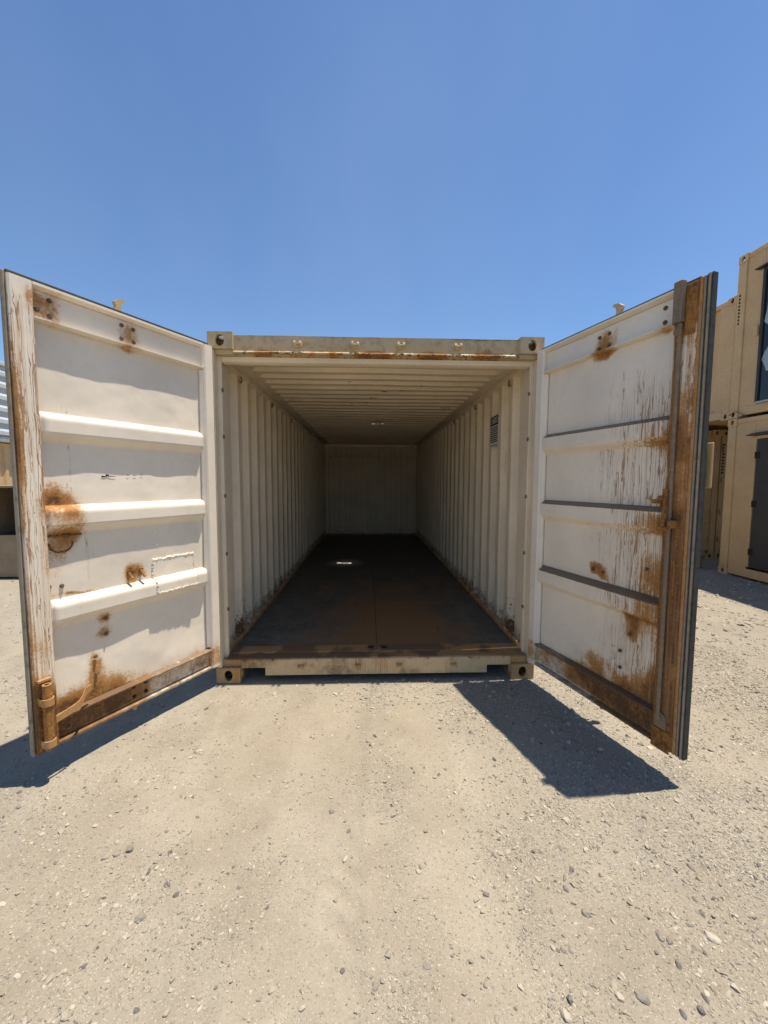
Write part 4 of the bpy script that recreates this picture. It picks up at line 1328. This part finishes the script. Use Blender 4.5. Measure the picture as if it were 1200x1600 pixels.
end_doors(e, a, b, 2.585, mt2); side(e, a, b, 2.585, mt2, -1); side(e, a, b, 2.585, mt2, 1); endw(e, a, b, 2.585, mt2, 1)
# a deep slatted channel on its right end door and a lever
m = MB(); m.box(0.62, 0.80, -b+0.0055, -b+0.0105, 0.36, 2.26, 0.002); m.build('door_panel', M['yard_tan'], e)
m = MB(); m.box(0.70, 0.86, -b-0.06, -b-0.02, 0.62, 0.90, 0.004); m.box(0.84, 1.0, -b-0.075, -b-0.0605, 0.78, 0.80, 0.003); m.build('latch_lever', M['yard_tan'], e)
e, a, b = yard_container('shipping_container', 6.98, 9.418, 4.80, 10.86, 0.0, 2.585, mt2,
                         'brown-tan container mostly hidden behind the right stack, dark lettering on its post')
end_doors(e, a, b, 2.585, mt2); side(e, a, b, 2.585, mt2, 1); endw(e, a, b, 2.585, mt2, 1); side(e, a, b, 2.585, mt2, -1)
m = MB()
for i in range(10):
    m.box(-a+0.03, -a+0.085, -b+0.0028, -b+0.0036, 2.28-0.062*i, 2.32-0.062*i, 0.0003)
m.build('stencil_marks', M['black'], e)['kind'] = 'stuff'

# left edge: tan container with a grey ribbed unit on top
XL = -10.4
e, a, b = yard_container('shipping_container', XL-2.438, XL, 6.4, 12.46, 0.0, 2.60, mt,
                         'tan container at the far left under the grey ribbed unit')
side(e, a, b, 2.60, mt, -1); side(e, a, b, 2.60, mt, 1); endw(e, a, b, 2.60, mt, -1); endw(e, a, b, 2.60, mt, 1)
g = empty('ribbed_storage_unit', (XL-1.0, 9.3, 2.605), 'pale grey horizontally ribbed unit stacked above the far left tan container', 'storage unit')
m = MB(); m.box(-1.30, 1.16, -3.2, 3.2, 0.0, 0.16, 0.01); m.build('base_frame', M['sill_grey'], g)
m = MB(); m.box(-1.26, 1.12, -3.16, 3.16, 0.1605, 2.10, 0.01); m.build('inner_box', M['grey_siding'], g)
for i in range(6):                                      # each board of the siding is a piece of its own
    z = 0.175+0.325*i
    m = MB(); m.poly([(1.121, -3.16, z), (1.185, -3.16, z+0.02), (1.185, -3.16, z+0.12), (1.140, -3.16, z+0.20), (1.121, -3.16, z+0.305)], (0, 6.32, 0)); m.build('siding_board', M['grey_siding'], g)
m = MB(); m.box(-1.33, 1.20, -3.22, 3.22, 2.101, 2.215, 0.012); m.build('roof', M['grey_siding'], g)

# brown cabinet at the left edge
g = empty('utility_cabinet', (-5.55, 3.66, 0.0), 'brown steel cabinet with dark open upper half behind the left door', 'cabinet')
m = MB()
m.box(-0.45, -0.425, -0.30, 0.30, 0.02, 1.42, 0.004); m.box(0.425, 0.45, -0.30, 0.30, 0.02, 1.42, 0.004); m.box(-0.4245, 0.4245, 0.27, 0.30, 0.02, 1.42, 0.004)
m.build('shell', M['cabinet'], g)
m = MB(); m.box(-0.47, 0.47, -0.34, 0.32, 1.4205, 1.455, 0.006); m.build('lid', M['cabinet'], g)
m = MB(); m.box(-0.424, 0.424, -0.298, -0.27, 0.03, 0.69, 0.005); m.build('front_panel', M['cabinet'], g)
m = MB(); m.box(-0.424, 0.424, -0.265, 0.269, 0.66, 0.68, 0.003); m.box(-0.424, 0.424, 0.255, 0.2695, 0.681, 1.42, 0.002); m.build('shelf', M['cab_dark'], g)

# timber block near the far right containers
m = MB()
m.box(-0.13, 0.13, -0.09, 0.09, 0.0, 0.23, 0.012)
blk = m.build('timber_block', M['block'], loc=(5.83, 3.97, -0.005), rot=(0, 0, 0.3))
tag(blk, 'reddish brown timber block on the dirt just right of the open right door', 'timber block')

# ------------------------------------------------------------------ stones
def ico():
    t = (1+5**0.5)/2
    v = np.array([(-1, t, 0), (1, t, 0), (-1, -t, 0), (1, -t, 0), (0, -1, t), (0, 1, t), (0, -1, -t), (0, 1, -t), (t, 0, -1), (t, 0, 1), (-t, 0, -1), (-t, 0, 1)], float)
    v /= np.linalg.norm(v, axis=1)[:, None]
    f = np.array([(0, 11, 5), (0, 5, 1), (0, 1, 7), (0, 7, 10), (0, 10, 11), (1, 5, 9), (5, 11, 4), (11, 10, 2), (10, 7, 6), (7, 1, 8), (3, 9, 4), (3, 4, 2), (3, 2, 6), (3, 6, 8), (3, 8, 9), (4, 9, 5), (2, 4, 11), (6, 2, 10), (8, 6, 7), (9, 8, 1)])
    return v, f
IV, IF = ico()
def pebbles():
    pts = []
    def scatter(n, x0, x1, y0, y1, smin, smax, power):
        x = rng.uniform(x0, x1, n*3); y = rng.uniform(y0, y1, n*3)
        g = gravel_density(x, y)
        clump = sstep(fbm(x, y, 4.0, 4, 130), -0.2, 0.25)
        keep = rng.random(n*3) < (g*(0.25+0.9*clump)+0.035)
        x, y = x[keep][:n], y[keep][:n]
        sz = smin*(1-rng.random(len(x))*(1-(smin/smax)**power))**(-1/power)
        inside = (np.abs(x) < 1.16) & (y > 0.03) & (y < LEN)
        pts.append(np.stack([x, y, sz], -1)[~inside])
    scatter(44000, -1.9, 2.0, -2.0, -0.9, 0.0021, 0.0125, 2.7)
    scatter(26000, -3.0, 3.2, -0.9, 0.6, 0.0031, 0.017, 2.6)
    scatter(9000, -4.2, -1.9, -2.8, 0.6, 0.0035, 0.016, 2.6); scatter(9000, 2.0, 4.2, -2.8, 0.6, 0.0035, 0.016, 2.6)
    scatter(9000, 1.3, 9, 0.6, 6.0, 0.007, 0.04, 2.3)
    scatter(3500, -8, -1.4, 0.6, 7.0, 0.007, 0.04, 2.3)
    P = np.concatenate(pts)
    n = len(P)
    V = np.repeat(IV[None], n, 0)
    V = V*(1+0.95*(rng.random((n, 12, 1))-0.5))
    # random rotations, squashed flat
    q = rng.normal(size=(n, 4)); q /= np.linalg.norm(q, axis=1)[:, None]
    w_, a_, b_, c_ = q.T
    R = np.stack([1-2*(b_*b_+c_*c_), 2*(a_*b_-c_*w_), 2*(a_*c_+b_*w_), 2*(a_*b_+c_*w_), 1-2*(a_*a_+c_*c_), 2*(b_*c_-a_*w_), 2*(a_*c_-b_*w_), 2*(b_*c_+a_*w_), 1-2*(a_*a_+b_*b_)], -1).reshape(n, 3, 3)
    sc = np.stack([1+0.5*rng.random(n), 0.75+0.4*rng.random(n), 0.55+0.35*rng.random(n)], -1)
    V = V*sc[:, None, :]
    V = np.einsum('nij,nkj->nki', R, V)
    V[:, :, 2] *= 0.66
    V = V*P[:, 2][:, None, None]
    V[:, :, 0] += P[:, 0][:, None]; V[:, :, 1] += P[:, 1][:, None]
    V[:, :, 2] += (ground_h(P[:, 0], P[:, 1]) + P[:, 2]*0.02)[:, None]
    F = (IF[None]+12*np.arange(n)[:, None, None]).reshape(-1, 3)
    tone = np.repeat(np.clip(rng.normal(0.58, 0.30, n), 0, 1), 12)
    me = fast_mesh('gravel', V.reshape(-1, 3), F)
    o = link('gravel', me, M['stone'], attrs={'tone': tone})
    o['kind'] = 'stuff'; o['label'] = 'loose grey and beige gravel scattered over the dirt yard'; o['category'] = 'gravel'
pebbles()

def stone(x, y, r, tone, label, group, elong=1.0, seed=0):
    rg = np.random.default_rng(1000+seed)
    bm = bmesh.new()
    bmesh.ops.create_icosphere(bm, subdivisions=2, radius=1.0)
    # cut a few facets so it reads as broken rock
    for _ in range(11):
        nv = Vector(rg.normal(size=3)).normalized()
        lim = rg.uniform(0.62, 0.88)
        for v in bm.verts:
            d = v.co.dot(nv)
            if d > lim:
                v.co -= nv*(d-lim)
    a = rg.uniform(0, math.pi)
    for v in bm.verts:
        v.co += Vector(rg.normal(size=3))*0.055
        v.co.x *= 1.12*min(elong, 1.35); v.co.y *= 0.92; v.co.z *= 0.70
        v.co = v.co*r
    me = bpy.data.meshes.new('stone')
    bm.to_mesh(me); bm.free()
    z = float(ground_h(np.array([x]), np.array([y]))[0]) + r*0.08
    o = link('stone', me, M['stone'], attrs={'tone': np.full(len(me.vertices), tone)}, loc=(x, y, z), rot=(rg.uniform(-.25, .25), rg.uniform(-.25, .25), a))
    tag(o, label, 'stone', group)
GRP = 'loose stones on the dirt'
special = [
    (-1.06, -1.37, 0.030, 0.05, 'dark grey rounded stone, right end of a row of three at left', 1.0),
    (-1.10, -1.39, 0.027, 0.22, 'mid grey stone, middle of a row of three at left', 1.1),
    (-1.135, -1.405, 0.022, 0.40, 'beige grey stone, left end of a row of three at left', 1.1),
    (-0.24, -1.20, 0.021, 0.08, 'lone dark stone on smooth dirt straight below the container sill', 1.0),
    (1.09, -1.76, 0.030, 0.85, 'large pale oblong stone at the lower right of the gravel', 1.5),
    (0.71, -1.67, 0.026, 0.18, 'grey flat-faced angular stone in the right-hand gravel', 1.0),
    (0.92, -1.75, 0.022, 0.10, 'dark stone, left one of a touching pair at lower right', 1.2),
    (0.945, -1.765, 0.020, 0.12, 'dark stone, right one of a touching pair at lower right', 1.2),
    (0.84, -1.43, 0.018, 0.95, 'whitish rounded pebble below the tip of the right door shadow', 1.2),
    (0.50, -1.935, 0.024, 0.75, 'cream stone at the bottom edge of the picture right of centre', 1.1),
    (0.75, -1.905, 0.026, 0.10, 'long dark stone near the bottom edge right of centre', 1.8),
    (-0.87, -1.63, 0.024, 0.10, 'dark angular stone at lower left beside a smooth rut', 1.1),
]
for i, (x, y, r, t, lab, el) in enumerate(special):
    stone(x, y, r*0.66, min(t+0.10, 1.0), lab, GRP, el, i)
rest = [(-0.89, -1.29), (-0.88, -1.46), (-0.94, -1.49), (-0.93, -1.56), (-0.83, -1.67), (-1.04, -1.64), (-1.23, -1.66), (-0.81, -1.06), (-0.95, -1.29), (-1.28, -1.25), (-1.28, -1.44),
        (0.74, -1.51), (0.48, -1.45), (0.48, -1.52), (0.59, -1.54), (0.37, -1.59), (0.68, -1.58), (0.94, -1.61), (0.65, -1.59), (0.79, -1.70), (0.92, -1.83), (0.57, -1.78), (0.54, -1.77), (0.68, -1.88), (0.68, -1.90),
        (0.90, -1.94), (0.84, -1.95), (1.14, -1.50), (1.22, -1.52), (1.33, -1.60), (0.30, -0.98), (0.84, -1.28), (0.90, -1.27), (0.88, -1.23), (0.77, -0.99), (0.83, -1.05), (0.26, -1.32), (0.13, -1.50), (-0.05, -1.86),
        (-0.15, -1.81), (-0.36, -1.85), (-0.57, -1.86), (-1.02, -1.78), (-1.05, -1.80), (-1.06, -1.88), (-0.94, -1.89), (-0.65, -1.89), (-0.10, -1.91), (-0.42, -1.43), (1.32, -1.24), (1.55, -1.24), (1.55, -1.37), (2.11, -0.53), (2.50, -0.47), (0.23, -0.15), (-0.54, -0.30), (-0.13, -0.53)]
dark_i = {11, 15, 20, 25, 26, 39, 30}
grey_i = {16, 21, 28, 8, 38}
for i, (x, y) in enumerate(rest):
    dk = i in dark_i
    t = random.uniform(0.02, 0.12) if dk else (random.uniform(0.15, 0.25) if i in grey_i else random.uniform(0.55, 0.95))
    if x < -0.6:
        where = 'on the smooth dirt at lower left' if y < -1.4 else 'on the dirt below the left door'
    elif x < 0.25:
        where = 'on the tyre track in front of the container'
    else:
        where = 'in the right-hand gravel near the bottom edge' if y < -1.45 else 'in the gravel beyond the right door shadow'
    kind = 'dark' if dk else ('mid grey' if i in grey_i else 'pale')
    stone(x, y, random.uniform(0.008, 0.013), t, 'small %s stone %s' % (kind, where), 'small %s stones %s' % (kind, where), random.uniform(0.95, 1.4), 50+i)
